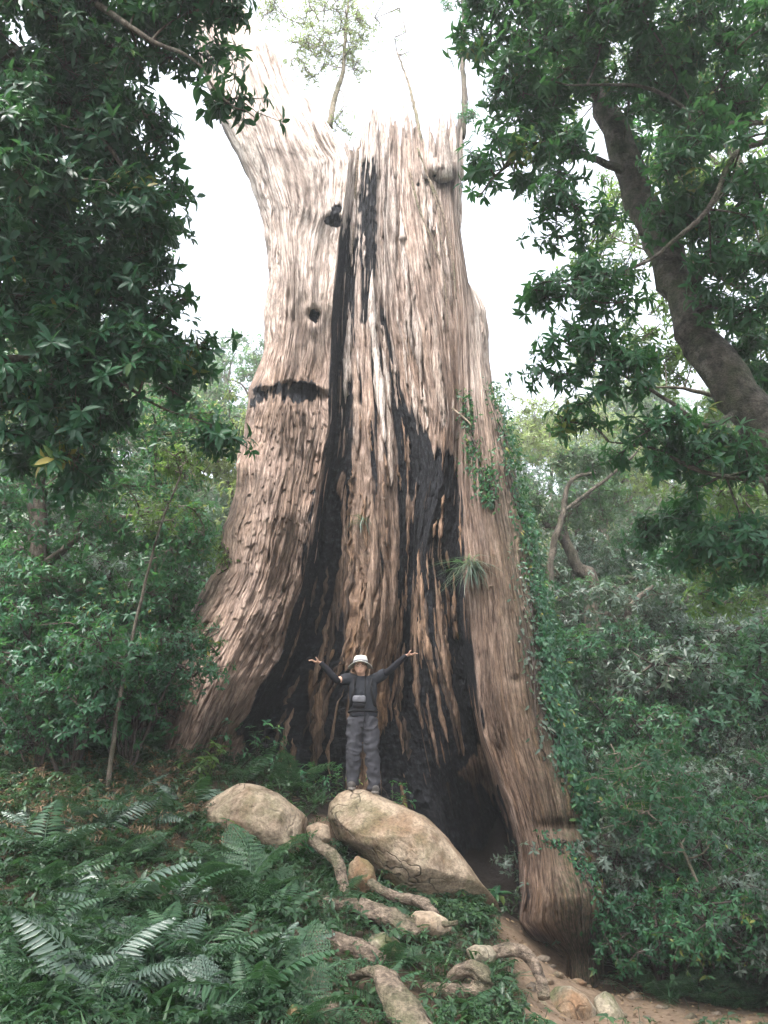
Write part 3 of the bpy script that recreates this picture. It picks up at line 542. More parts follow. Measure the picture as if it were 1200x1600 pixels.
lump('rock', [(632, 1440), (650, 1424), (676, 1424), (700, 1436), (708, 1452), (680, 1468), (640, 1462)], 7.0, .22, M['sandstone'], 'low tan stone wedged between braided roots under the boulder', seed=28, facets=8)
lump('rock', [(560, 1482), (578, 1462), (600, 1456), (622, 1468), (634, 1490), (600, 1510), (568, 1504)], 6.5, .22, M['mossrock'], 'humped mossy rock with herbs growing round it in the root slope', seed=29, facets=8)
lump('rock', [(440, 1590), (458, 1566), (480, 1572), (490, 1600), (480, 1640), (445, 1640)], 4.95, .15, M['mossrock'], 'dull tan rock in the herbs below the mossy slanted root', seed=30, facets=8)
lump('rock', [(478, 1292), (496, 1284), (514, 1290), (518, 1312), (500, 1322), (482, 1314)], 8.7, .12, M['sandstone'], 'small ochre stone filling the gap between the two boulders', seed=34, facets=8)
rk = np.random.default_rng(3)
PEB = np.array([(800, 1575), (970, 1590), (1010, 1590), (1045, 1588), (990, 1560), (870, 1525), (842, 1540), (900, 1535), (1080, 1592), (1120, 1585), (1000, 1600), (860, 1510), (845, 1500), (760, 1560), (1160, 1592), (830, 1545), (950, 1538), (1035, 1575), (812, 1552), (855, 1535)])
for k, (x, y) in enumerate(PEB):
    g0 = on_ground(x, y); s = rk.uniform(4, 13); an = np.linspace(0, 2 * np.pi, 8, endpoint=False)
    lump('pebble', np.stack([x + s * 1.3 * np.cos(an) * rk.uniform(.55, 1.35, 8), y + s * .8 * np.sin(an) * rk.uniform(.55, 1.35, 8)], -1), g0[1] / SC, s * .006, M['pebble'], 'small loose pebble lying on the bare dirt path', seed=40 + k, nr=6, nphi=18, facets=8, cat='pebble', group='pebbles on the dirt path')

# ------------------------------------------------------------------ exposed roots
def root(pp, Y, rpx, label, seed, flat=.8, m='root', n=40):
    pp = np.array(pp, float); Y = np.interp(np.linspace(0, 1, len(pp)), np.linspace(0, 1, len(Y)), Y); q = P(pp[:, 0], pp[:, 1], Y - .12); pth = resample(q, n)
    r = np.interp(np.linspace(0, 1, n), np.linspace(0, 1, len(rpx)), rpx) * 1.15 * np.mean(Y) * SC / FPX
    v, f, c = tube(pth, r, 18, .38, seed, flat=flat); s = fb3(v * 12, 3, seed); v = v + s[:, None] * r.mean() * .22
    loc = v.mean(0); loc[2] = v[:, 2].min(); o = MB().add(v, f, c).obj('exposed_root', M[m], None, off=loc); o.location = loc
    return tag(o, label, 'root', 'roots snaking over the slope below the boulder')
root([(488, 1312), (505, 1326), (526, 1344), (535, 1375), (546, 1418)], [8.6, 8.2, 7.9], [7, 9, 8, 7], 'thin pale root dropping beside the upright pointed stone', 2)
root([(580, 1378), (600, 1394), (628, 1404), (656, 1408), (668, 1418), (684, 1432)], [8.1, 7.8, 7.5], [7, 8, 8, 6], 'thin knobbly root running from the upright stone under the boulder', 3)
root([(470, 1412), (520, 1416), (570, 1420), (620, 1436), (660, 1448), (715, 1442)], [7.3, 7.1, 7.0], [14, 17, 16, 10, 4], 'broad flattened root with a frayed splintered end', 4, flat=.6)
root([(560, 1418), (600, 1432), (630, 1450), (650, 1466)], [6.95, 6.8], [12, 14, 12], 'mossy side root forking off the broad flattened root', 5)
root([(455, 1462), (490, 1468), (530, 1476), (565, 1488), (600, 1504)], [6.4, 6.3, 6.25], [9, 15, 15, 10], 'dark barked root jutting out over a shaded hollow', 6)
root([(545, 1528), (572, 1518), (598, 1524), (616, 1556), (640, 1592), (670, 1640)], [5.6, 5.3, 4.9], [6, 10, 19, 24, 26], 'thick grey weathered root bent over and plunging downhill', 7, flat=.6)
root([(660, 1545), (690, 1548), (730, 1552), (752, 1542), (752, 1524), (738, 1513), (718, 1518), (708, 1534)], [6.2, 6.15, 6.3], [8, 13, 14, 12, 10], 'grey root curled into an open loop', 8, flat=.75)
root([(750, 1500), (775, 1488), (808, 1484), (830, 1500), (845, 1530), (850, 1560)], [7.3, 7.3, 7.1], [7, 9, 8, 7], 'smooth tan root arched over a tuft of herbs beside the dirt path', 9)
root([(770, 1562), (800, 1580), (840, 1600), (890, 1630)], [6.9, 6.8, 6.7], [7, 10, 12], 'straight grey root lying at the foot of the slope by the mossy rock', 10)
root([(478, 1500), (492, 1530), (505, 1565), (520, 1610)], [5.7, 5.4, 5.1], [14, 20, 24], 'mossy slanted root sunk among herbs on the lower bank', 11, flat=.7)

# ------------------------------------------------------------------ the hiker
def remesh(mb, name, mat_, parent, voxel, smooth=4, folds=0., fscale=(14, 14, 6), seed=0):
    me = mb.mesh(name + '_src', mat_); o = link(bpy.data.objects.new(name + '_src', me))
    r = o.modifiers.new('r', 'REMESH'); r.mode = 'VOXEL'; r.voxel_size = voxel; r.use_smooth_shade = True
    s = o.modifiers.new('s', 'SMOOTH'); s.iterations = smooth; s.factor = .5
    dg = bpy.context.evaluated_depsgraph_get(); new = bpy.data.meshes.new_from_object(o.evaluated_get(dg)); new.name = name
    bpy.data.objects.remove(o); bpy.data.meshes.remove(me)
    n = len(new.vertices)
    if folds and n:
        co = np.zeros(n * 3, np.float32); new.vertices.foreach_get('co', co); co = co.reshape(-1, 3).astype(float)
        nr = np.zeros(n * 3, np.float32); new.vertices.foreach_get('normal', nr); nr = nr.reshape(-1, 3)
        w = co + .05 * fb3(co * 5, 2, seed + 9)[:, None]; k = 1 - np.abs(fb3(w * np.array(fscale), 2, seed))
        co = co + nr * (folds * (k ** 2 - .45))[:, None]; new.vertices.foreach_set('co', co.astype(np.float32).ravel())
    new.materials.clear(); new.materials.append(mat_)
    new.polygons.foreach_set('use_smooth', np.ones(len(new.polygons), bool))
    return link(bpy.data.objects.new(name, new), parent)
def loft(rings, sides=20):
    """rings: (x, y, z, rx, ry)"""
    rg = np.array(rings, float); n = len(rg); th = np.linspace(0, 2 * np.pi, sides, endpoint=False)
    v = np.stack([rg[:, None, 0] + rg[:, None, 3] * np.cos(th), rg[:, None, 1] + rg[:, None, 4] * np.sin(th), rg[:, None, 2] + 0 * th], -1).reshape(-1, 3)
    i, j = np.meshgrid(np.arange(n - 1), np.arange(sides), indexing='ij'); k = (j + 1) % sides
    f = np.stack([i * sides + j, i * sides + k, (i + 1) * sides + k, (i + 1) * sides + j], -1).reshape(-1, 4)
    v = np.vstack([v, rg[:1, :3], rg[-1:, :3]]); jj = np.arange(sides); kk = (jj + 1) % sides
    c = np.vstack([np.stack([kk, jj, np.full(sides, n * sides)], -1), np.stack([(n - 1) * sides + jj, (n - 1) * sides + kk, np.full(sides, n * sides + 1)], -1)])
    return v, f, c
def ball(c, r, ns=16, nl=10):
    la = np.linspace(-np.pi / 2, np.pi / 2, nl + 2)[1:-1]; r = np.broadcast_to(np.array(r, float), (3,))
    v, f, cc = loft([(c[0], c[1], c[2] + r[2] * np.sin(a), r[0] * np.cos(a), r[1] * np.cos(a)) for a in la], ns)
    v[-2] = [c[0], c[1], c[2] - r[2]]; v[-1] = [c[0], c[1], c[2] + r[2]]; return v, f, cc
def limb(pts_, rad, n=14, sides=12):
    pth = resample(np.array(pts_, float), n); return tube(pth, np.interp(np.linspace(0, 1, n), np.linspace(0, 1, len(rad)), rad), sides)
skin = plain('skin', (.55, .33, .24), .55, .4, .08, 30, .001); shirt_m = plain('shirt_cloth', (.030, .032, .038), .9, .15, .25, 90); sleeve_m = plain('sleeve_cloth', (.012, .012, .016), .8, .2)
trouser_m = plain('trouser_cloth', (.045, .045, .052), .85, .2, .15, 60); hat_m = plain('hat_cloth', (.62, .60, .55), .9, .1, .06, 60); shoe_m = plain('shoe', (.075, .068, .062), .8); sole_m = plain('sole', (.20, .18, .16), .9)
hair_m = plain('hair', (.008, .007, .007), .5); dark_m = plain('strap_web', (.010, .010, .012), .8); pouch_m = plain('pouch_cloth', (.12, .12, .135), .6, .4, .15, 40)
frame_m = plain('spectacle', (.02, .018, .018), .3, .5); lip_m = plain('lips', (.38, .17, .14), .5); eye_m = plain('eye_dark', (.01, .008, .007), .2, .6)
per = thing('person', P(566, 1233, 9.72) - np.array([0, 0, .045]), 'hiker in grey trousers and pale brimmed hat standing with both arms spread', 'person')
def lw(mb): return mb
SHL, ELL, WRL = (-.165, .01, 1.405), (-.345, -.10, 1.385), (-.55, -.16, 1.60)
SHR, ELR, WRR = (.165, .01, 1.415), (.345, -.08, 1.505), (.565, -.12, 1.70)
HD = np.array([-.035, -.035, 1.565])
b = MB()
b.add(*ball(HD, (.076, .094, .112), 24, 16)); b.add(*ball(HD + [0, -.03, -.055], (.056, .062, .055))); b.add(*ball(HD + [0, -.098, -.012], (.014, .018, .024))); b.add(*ball(HD + [0, -.085, .03], (.05, .012, .012)))
for sx in (-1, 1): b.add(*ball(HD + [sx * .078, .01, -.008], (.009, .018, .026)))
b.add(*limb([(-.01, .02, 1.36), (-.025, 0, 1.44), (-.032, -.01, 1.52)], [.062, .052, .054]))
b.add(*loft([(0, 0, .82, .13, .09), (0, 0, .95, .145, .10), (0, 0, 1.15, .15, .10), (0, 0, 1.32, .16, .10), (0, .01, 1.41, .10, .07)]))
for sx, kx, ax, az in ((-1, -.10, -.105, .04), (1, .112, .145, .02)): b.add(*limb([(sx * .08, 0, .9), (kx, -.02, .48), (ax, .0, az + .03)], [.075, .055, .04]))
for SH, EL, WR in ((SHL, ELL, WRL), (SHR, ELR, WRR)):
    b.add(*limb([SH, (np.array(SH) + EL) / 2, EL], [.052, .046, .040], 10)); b.add(*limb([EL, (np.array(EL) + WR) / 2 * 1.0, WR], [.040, .038, .027], 10))
    d = norm(np.array(WR) - EL); s = 1 if WR[0] > 0 else -1
    out = norm(np.array([s * 1., -.1, .12 if s < 0 else .08])); W0 = np.array(WR); pal = W0 + out * .045
    b.add(*tube(resample([W0 - d * .02, W0 + out * .02, W0 + out * .085], 6), [.024, .036, .034], 12, flat=.45) if False else ball(pal, (.05, .04, .016)))
    for q, (oy, ln) in enumerate([(-.03, .072), (-.011, .082), (.009, .078), (.027, .060)]):
        st = pal + out * .03 + np.array([0, oy, 0]); m1 = st + out * ln * .5 + np.array([0, oy * .3, .012]); e = st + out * ln + np.array([0, oy * .5, -.004 + .006 * q])
        b.add(*limb([st, m1, e], [.010, .009, .008], 7, 8))
    th0 = pal + np.array([-s * .015, -.032, .004]); b.add(*limb([th0, th0 + np.array([s * .012, -.026, .026]), th0 + np.array([s * .03, -.03, .052])], [.013, .011, .009], 7, 8))
remesh(b, 'body', skin, per, .009, 1)
# clothing
b = MB().add(*loft([(.01, 0, .925, .178, .125), (.005, 0, 1.0, .172, .122), (0, 0, 1.15, .175, .122), (0, 0, 1.28, .188, .125), (0, .005, 1.37, .182, .108), (-.01, .01, 1.425, .095, .075), (-.02, .005, 1.44, .07, .062)], 28))
b.add(*limb([(-.10, .01, 1.375), SHL, (-.285, -.062, 1.385)], [.085, .078, .066])); b.add(*limb([(.10, .01, 1.375), SHR, (.29, -.055, 1.475)], [.085, .078, .062]))
remesh(b, 'shirt', shirt_m, per, .012, 4, .016, (9, 9, 6), 3)
b = MB().add(*loft([(0, 0, .80, .13, .10), (0, 0, .86, .172, .115), (0, 0, .95, .168, .115), (0, 0, 1.02, .155, .105)], 24))
b.add(*limb([(-.085, 0, .90), (-.098, -.01, .70), (-.108, -.03, .49), (-.112, -.015, .30), (-.108, 0, .085)], [.108, .104, .088, .082, .074])); b.add(*limb([(.085, 0, .90), (.10, -.01, .70), (.118, -.025, .48), (.135, -.01, .30), (.145, 0, .045)], [.108, .104, .088, .082, .074]))
remesh(b, 'trousers', trouser_m, per, .010, 2, .034, (7, 7, 11), 5)
for SH, EL, WR, t0 in ((SHL, ELL, WRL, .88), (SHR, ELR, WRR, .62)):
    SH, EL, WR = map(np.array, (SH, EL, WR)); a = SH + (EL - SH) * t0; v, f, c = limb([a, EL, (EL + WR) / 2, WR], [.047, .046, .043, .031], 20, 16); v = v + .004 * fb3(v * 30, 2, 3)[:, None]
    link(bpy.data.objects.new('arm_sleeve', MB().add(v, f, c).mesh('arm_sleeve', sleeve_m)), per)
for fx, fz, tw in ((-.122, .045, -.05), (.155, .0, .045)):
    b = MB(); b.add(*limb([(fx - tw * .3, .06, fz + .05), (fx, -.03, fz + .055), (fx + tw * .6, -.13, fz + .04)], [.05, .052, .042])); b.add(*limb([(fx - tw * .3, .03, fz + .05), (fx - tw * .3, .02, fz + .13)], [.052, .055]))
    s = remesh(b, 'shoe', shoe_m, per, .01, 3, .004, (30, 30, 30)); so = MB().add(*loft([(fx + tw * .2, -.035, fz - .004, .048, .125), (fx + tw * .2, -.035, fz + .022, .05, .128)], 24)); link(bpy.data.objects.new('sole', so.mesh('sole', sole_m)), s)
# hat: crown, rolled brim and band
th = np.linspace(0, 2 * np.pi, 64, endpoint=False); prof = [(.0, .128), (.05, .127), (.078, .118), (.092, .085), (.097, .035), (.10, .028), (.13, .018), (.163, .010), (.165, .004), (.13, .010), (.098, .022), (.088, .03), (.085, .08), (.07, .108), (.0, .118)]
hv = np.array([[(r * (1.0 if r < .11 else 1.0) * math.cos(t), r * 1.12 * math.sin(t), z - (.034 * max(0, r - .095) / .055 * abs(math.cos(t)) ** 1.5) + (.012 * max(0, r - .095) / .055 * abs(math.sin(t)))) for t in th] for r, z in prof]).reshape(-1, 3)
tl = R(-6); hv = hv @ np.array([[1, 0, 0], [0, math.cos(tl), math.sin(tl)], [0, -math.sin(tl), math.cos(tl)]]); hv = hv + HD + [0, .01, .012]
n = len(prof); i, j = np.meshgrid(np.arange(n - 1), np.arange(64), indexing='ij'); k = (j + 1) % 64
hat = link(bpy.data.objects.new('hat', MB().add(hv, np.stack([i * 64 + j, (i + 1) * 64 + j, (i + 1) * 64 + k, i * 64 + k], -1).reshape(-1, 4)).mesh('hat', hat_m)), per)
hb = np.array([[(r * math.cos(t), r * 1.12 * math.sin(t), z) for t in th] for r, z in ((.100, .034), (.0975, .062), (.094, .06), (.096, .034))]).reshape(-1, 3) @ np.array([[1, 0, 0], [0, math.cos(tl), math.sin(tl)], [0, -math.sin(tl), math.cos(tl)]]) + HD + [0, .01, .012]
i, j = np.meshgrid(np.arange(4), np.arange(64), indexing='ij'); k = (j + 1) % 64; i2 = (i + 1) % 4
link(bpy.data.objects.new('hat_band', MB().add(hb, np.stack([i * 64 + j, i2 * 64 + j, i2 * 64 + k, i * 64 + k], -1).reshape(-1, 4)).mesh('hat_band', plain('band', (.16, .16, .17), .8))), hat)
b = MB().add(*ball(HD + [0, .018, .01], (.081, .088, .095), 20, 12)); link(bpy.data.objects.new('hair', b.mesh('hair', hair_m)), per)
for sx in (-1, 1):
    link(bpy.data.objects.new('eye', MB().add(*ball(HD + [sx * .030, -.083, .012], (.013, .010, .006))).mesh('eye', eye_m)), per)
g = MB(); t2 = np.linspace(0, 2 * np.pi, 20)
for sx in (-1, 1): g.add(*tube(np.stack([sx * .033 + .025 * np.cos(t2), 0 * t2, .019 * np.sin(t2)], -1) + HD + [0, -.104, .008], .0025, 6)); g.add(*tube(np.array([HD + [sx * .058, -.10, .012], HD + [sx * .078, -.02, .012]]), .0025, 6))
g.add(*tube(np.array([HD + [-.009, -.106, .012], HD + [.009, -.106, .012]]), .0025, 6)); link(bpy.data.objects.new('glasses', g.mesh('glasses', frame_m)), per)
link(bpy.data.objects.new('mouth', MB().add(*tube(np.stack([np.linspace(-.024, .024, 9), -.082 - .012 * np.cos(np.linspace(-1.2, 1.2, 9)), -.060 + .008 * np.linspace(-1, 1, 9) ** 2], -1) + HD, [.002, .004, .005, .006, .006, .006, .005, .004, .002], 8)).mesh('mouth', lip_m)), per)
pack = thing('backpack', np.array(per.location) + [0, .15, 1.0], 'black backpack worn by the hiker with straps over the shoulders', 'backpack'); pl0 = np.array([0, .15, 1.0])
b = MB().add(*loft([(0, .20, .95, .11, .06), (0, .21, 1.0, .14, .085), (0, .21, 1.2, .14, .085), (0, .20, 1.36, .12, .07), (0, .19, 1.40, .07, .04)], 20)); link(bpy.data.objects.new('pack_body', b.mesh('pack_body', dark_m, off=pl0)), pack)
for sx in (-1, 1):
    pth = resample([(sx * .10, .14, 1.34), (sx * .115, .03, 1.465), (sx * .11, -.10, 1.37), (sx * .115, -.15, 1.24), (sx * .15, -.10, 1.08), (sx * .17, .06, 1.02)], 26); v, f, c = tube(pth, .022, 8, flat=.3); link(bpy.data.objects.new('shoulder_strap', MB().add(v, f, c).mesh('shoulder_strap', dark_m, off=pl0)), pack)
t2 = np.linspace(0, 2 * np.pi, 40); v, f, c = tube(np.stack([.182 * np.cos(t2), .132 * np.sin(t2), .985 + 0 * t2 - .012 * np.sin(t2)], -1), .017, 8, flat=1); link(bpy.data.objects.new('waist_belt', MB().add(v, f, c).mesh('waist_belt', dark_m, off=pl0)), pack)
for d0 in (0,):
    v, f, c = tube(resample([(.02, -.135, 1.0), (.03, -.15, .93), (.015, -.145, .84), (.02, -.14, .76)], 16), .007, 6); link(bpy.data.objects.new('hanging_cord', MB().add(v, f, c).mesh('hanging_cord', dark_m, off=pl0)), pack)
pch = thing('camera_pouch', np.array(per.location) + [-.045, -.17, 1.08], 'small grey zipped pouch hanging in front of the hiker', 'pouch'); po = np.array([-.045, -.17, 1.08])
b = MB().add(*loft([(-.045, -.168, 1.095, .07, .03), (-.045, -.17, 1.105, .085, .042), (-.045, -.17, 1.165, .084, .042), (-.045, -.168, 1.178, .07, .03)], 24)); remesh(b, 'pouch_body', pouch_m, pch, .008, 2, .006, (20, 20, 20)).location = -po
b = MB().add(*loft([(-.045, -.15, 1.03, .07, .03), (-.045, -.155, 1.045, .082, .036), (-.045, -.155, 1.09, .08, .036)], 24)); link(bpy.data.objects.new('lower_pocket', b.mesh('lower_pocket', dark_m, off=po)), pch)
for sx in (-1, 1):
    v, f, c = tube(resample([(-.045 + sx * .075, -.165, 1.16), (-.04 + sx * .07, -.145, 1.28), (-.035 + sx * .062, -.09, 1.40), (-.03 + sx * .055, 0, 1.455)], 14), .007, 6); link(bpy.data.objects.new('neck_strap', MB().add(v, f, c).mesh('neck_strap', dark_m, off=po)), pch)

# ------------------------------------------------------------------ trees
def blobs_pts(blobs, rg, clusters, shell=.45):
    C = []; W = np.array([b[3] * b[4] * b[5] for b in blobs]) ** .8; W = W / W.sum()
    for b, w in zip(blobs, W):
        n = max(2, int(round(clusters * w))); u = norm(rg.normal(0, 1, (n, 3))); r = rg.uniform(shell, 1, (n, 1)) ** .6
        C.append(np.array(b[:3]) + u * r * np.array(b[3:6]))
    return np.concatenate(C)
def tree(name, label, cat, group, base, limbs, blobs, clusters, tips, spread, leaf, bark, leafm, seed, k=7, asp=.3, lod=0, twig_m=None, sub=1, loc=None, droop=.35):
    """limbs: list of (points, radii); first one is the trunk stem.  Parts: trunk (with limbs and twigs) and crown"""
    rg = np.random.default_rng(seed); t = thing(name, base, label, cat, group); tr = MB(); sk = []
    for q, (pts_, rad) in enumerate(limbs):
        n = 34 if q == 0 else 18; pth = resample(pts_, n); pth[1:-1] += rg.normal(0, .12 * rad[0], (n - 2, 3)); r = np.interp(np.linspace(0, 1, n), np.linspace(0, 1, len(rad)), rad)
        tr.add(*tube(pth, r, 14 if q == 0 else 7, .22, seed + q)); sk.append(pth[int(n * .35):])
    sk = np.concatenate(sk); C = blobs_pts(blobs, rg, clusters)
    ds = np.linalg.norm(C[:, None] - sk[None], axis=-1); C = C[np.argsort(ds.min(1))]; pool = np.concatenate([sk, C]); st = np.zeros_like(C)
    for q in range(len(C)):
        cand = pool[:len(sk) + q]; st[q] = cand[np.argmin(np.linalg.norm(cand - C[q], axis=1) * np.r_[np.full(len(sk), .8), np.full(q, 1.)] + rg.uniform(0, .12, len(cand)))]
    tr_len = np.linalg.norm(C - st, axis=1)
    twigs(tr, st, C, .016, .007, rg, .12, 4)
    Tp = np.repeat(C, tips, 0) + rg.normal(0, spread, (len(C) * tips, 3)) * np.array([1, 1, .7]); S0 = np.repeat(C, tips, 0) + (np.repeat(st, tips, 0) - np.repeat(C, tips, 0)) * rg.uniform(0, .25, (len(C) * tips, 1))
    twigs(tr, S0, Tp, .006, .0025, rg, .1, 2)
    dr = norm(Tp - S0) + np.array([0, 0, .25]); cr = MB(); tint = np.clip(np.repeat(rg.normal(.45, .2, len(C)), tips), 0, .9)
    whorl(cr, Tp, dr, rg, k, leaf, asp, tint=tint, lod=lod, droop=droop)
    if sub: whorl(cr, S0 + (Tp - S0) * .55, dr, rg, max(3, k - 3), leaf * .9, asp, tint=tint, lod=1, droop=droop)
    tr.obj('trunk', bark, t); tag(cr.obj('crown', leafm, t), kind=None); return t
def PB(px, py, Y, rx, ry, rz): return (*P(px, py, Y), rx, ry, rz)
def PL(*a): return [P(x, y, Y) for x, y, Y in a]
# leaning tree whose boughs hang over the slope opposite the giant
g0 = np.array([6.0, 7.6, 0.]); g0[2] = H(6.0, 7.6) - .2
tree('leaning_tree', 'leaning broadleaf tree with mottled trunk and whorled glossy leaves over the shrub slope', 'tree', None, g0,
     [([g0, (5.0, 7.6, 1.9)] + PL((1245, 760, 7.0), (1180, 650, 7.0), (1118, 560, 7.0), (1075, 470, 7.05), (1035, 380, 7.1), (985, 270, 7.2), (945, 160, 7.3), (905, 60, 7.4), (870, -60, 7.6)), [.30, .28, .235, .225, .215, .20, .19, .17, .15, .12, .08]),
      (PL((1230, 190, 6.2), (1120, 195, 6.0), (1092, 205, 6.0), (1060, 162, 6.0), (1000, 135, 6.0), (940, 132, 6.1), (870, 130, 6.2), (790, 90, 6.3)), [.03, .028, .026, .022, .018, .014, .01, .006]),
      (PL((1230, 215, 5.8), (1150, 240, 5.8), (1112, 320, 5.8), (1060, 370, 5.9), (1010, 410, 6.0), (930, 432, 6.1), (860, 440, 6.2)), [.032, .03, .026, .022, .016, .012, .006]),
      (PL((1160, 640, 7.0), (1100, 665, 6.6), (1050, 630, 6.5), (1000, 600, 6.4), (930, 565, 6.4), (860, 520, 6.4)), [.04, .026, .02, .016, .012, .006]),
      (PL((1240, 750, 6.9), (1165, 748, 6.7), (1090, 735, 6.6), (1020, 700, 6.6), (950, 690, 6.6)), [.04, .028, .022, .014, .008]),
      (PL((985, 270, 7.2), (930, 250, 6.9), (860, 220, 6.6), (790, 260, 6.3), (745, 310, 6.2)), [.06, .04, .025, .014, .006]),
      (PL((945, 160, 7.3), (880, 90, 6.8), (820, 40, 6.6), (740, 10, 6.4)), [.07, .045, .025, .008]),
      (PL((1075, 470, 7.05), (1120, 380, 6.6), (1170, 300, 6.4), (1230, 260, 6.4)), [.06, .04, .03, .02])],
     [PB(770, 30, 6.4, .45, .6, .35), PB(830, 130, 6.4, .5, .6, .5), PB(900, 40, 6.5, .6, .8, .5), PB(1000, 60, 6.2, .7, .8, .6), PB(1120, 100, 6.2, .8, .8, .7), PB(770, 250, 6.3, .28, .3, .25), PB(850, 240, 6.4, .4, .5, .35), PB(890, 330, 6.3, .38, .4, .3), PB(880, 440, 6.3, .3, .4, .28), PB(940, 480, 6.3, .35, .5, .3),
      PB(1110, 270, 6.1, .7, .7, .5), PB(1170, 420, 6.3, .5, .6, .6), PB(880, 560, 6.4, .32, .4, .2), PB(960, 590, 6.5, .4, .5, .22), PB(900, 650, 6.5, .22, .3, .15), PB(1010, 700, 6.6, .4, .5, .25), PB(1110, 720, 6.8, .5, .5, .3), PB(1180, 560, 7.4, .5, .5, .5), PB(1030, 200, 7.9, .5, .6, .4), PB(1150, 860, 7.2, .5, .6, .35), PB(1060, 840, 7.6, .4, .5, .3)],
     400, 8, .13, .13, M['bark_mottled'], M['leaf_mid'], 5, k=7, asp=.3)
# dark tree overhanging the fern bank
g1 = np.array([-6.2, 6.5, 0.]); g1[2] = H(-6.2, 6.5) - .2
tree('overhanging_tree', 'dark broadleaf tree with large drooping leaves overhanging the fern bank', 'tree', None, g1,
     [([g1, (-5.6, 6.5, 2.5)] + PL((-140, 500, 6.3), (-110, 200, 6.3), (-60, -60, 6.4), (40, -250, 6.5)), [.24, .2, .16, .13, .1, .06]),
      (PL((-110, 250, 6.3), (20, 80, 6.0), (100, 150, 5.8), (190, 260, 5.9), (195, 340, 6.0)), [.07, .04, .03, .02, .008]), (PL((-60, -60, 6.4), (100, -20, 5.8), (230, 60, 5.4), (300, 90, 5.2), (345, 150, 5.1), (400, 185, 5.0)), [.06, .04, .025, .014, .01, .004]),
      (PL((-140, 500, 6.3), (0, 470, 6.2), (140, 450, 6.4), (240, 500, 6.6)), [.06, .04, .025, .01]), (PL((-140, 600, 6.3), (20, 560, 6.2), (150, 580, 6.4), (260, 640, 6.6), (350, 670, 6.7)), [.06, .04, .025, .012, .005]), (PL((-60, -60, 6.4), (120, -80, 6.4), (280, -60, 6.3), (380, -20, 6.2)), [.07, .05, .03, .01])],
     [PB(40, 40, 5.8, .8, .8, .7), PB(170, 60, 5.9, .7, .8, .6), PB(290, 30, 5.6, .5, .6, .4), PB(355, 30, 5.4, .25, .3, .2), PB(350, 140, 5.1, .16, .2, .12), PB(60, 230, 6.0, .8, .8, .7), PB(180, 200, 6.2, .6, .8, .6), PB(235, 320, 6.5, .3, .5, .4), PB(170, 360, 6.3, .6, .8, .5), PB(50, 420, 6.2, .8, .8, .6), PB(200, 480, 6.6, .6, .7, .4), PB(60, 580, 6.3, .7, .8, .5), PB(200, 590, 6.5, .6, .7, .35), PB(320, 670, 6.7, .28, .4, .16), PB(100, 700, 6.6, .6, .7, .4), PB(300, 560, 6.8, .3, .4, .2), PB(0, 300, 5.6, .5, .6, .8)],
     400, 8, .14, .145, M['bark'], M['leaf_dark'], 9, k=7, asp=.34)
# tall small-leaved tree between the overhanging tree and the giant
g2 = np.array([-6.5, 11.5, 0.]); g2[2] = H(-6.5, 11.5) - .2
tree('understorey_tree', 'small-leaved evergreen tree crowding the side of the giant trunk behind the overhanging boughs', 'tree', None, g2,
     [([g2] + PL((40, 950, 10.5), (60, 700, 10.6), (90, 450, 10.8), (110, 250, 11)), [.16, .14, .12, .08, .04]), (PL((60, 700, 10.6), (160, 600, 10.3), (260, 560, 10.3)), [.07, .04, .01]), (PL((45, 900, 10.5), (160, 820, 10.2), (290, 790, 10.2)), [.07, .04, .01])],
     [PB(60, 600, 10.5, 1.3, 1.2, 1.0), PB(200, 560, 10.5, 1.0, 1., .7), PB(100, 780, 10.2, 1.3, 1.2, .9), PB(250, 700, 10.6, .8, 1., .7), PB(300, 660, 11, .5, .6, .4), PB(60, 400, 10.8, 1.2, 1.2, 1.), PB(180, 380, 11, .8, 1, .8), PB(240, 830, 10.4, .8, .9, .6), PB(60, 950, 10, 1.1, 1, .6), PB(200, 960, 10.6, .7, .8, .5), PB(310, 830, 11, .35, .4, .3)],
     420, 8, .2, .11, M['bark'], M['leaf_mid'], 15, k=6, asp=.38, lod=1)

g3 = np.array([8.2, 11.5, 0.]); g3[2] = H(8.2, 11.5) - .2
tree('backlit_tree', 'bright backlit small-leaved tree filling the gaps behind the leaning tree', 'tree', None, g3,
     [([g3] + PL((1290, 800, 10.5), (1240, 500, 10.6), (1150, 250, 10.8), (1080, 50, 11)), [.2, .18, .15, .1, .05]), (PL((1240, 500, 10.6), (1100, 420, 10.3), (980, 380, 10.3)), [.07, .04, .01]), (PL((1270, 700, 10.5), (1120, 620, 10.2), (1000, 600, 10.2)), [.07, .04, .01]), (PL((1190, 320, 10.7), (1050, 200, 10.6), (930, 160, 10.6)), [.06, .04, .01])],
     [PB(1130, 100, 10.5, 1.3, 1.2, 1.2), PB(1000, 60, 10.7, 1.2, 1., 1.0), PB(900, 60, 10.8, .8, 1, .9), PB(1150, 330, 10.4, 1.2, 1.2, 1.1), PB(1010, 300, 10.5, .9, 1., .8), PB(950, 400, 10.6, .7, .8, .5), PB(1160, 560, 10.3, 1.1, 1.1, .8), PB(1030, 520, 10.5, .8, .9, .6), PB(1130, 740, 10.2, 1., 1, .6), PB(1160, 900, 10, .8, .9, .5), PB(870, 180, 10.8, .5, .6, .5)],
     400, 8, .2, .12, M['bark'], M['leaf_bright'], 16, k=6, asp=.36, lod=1)

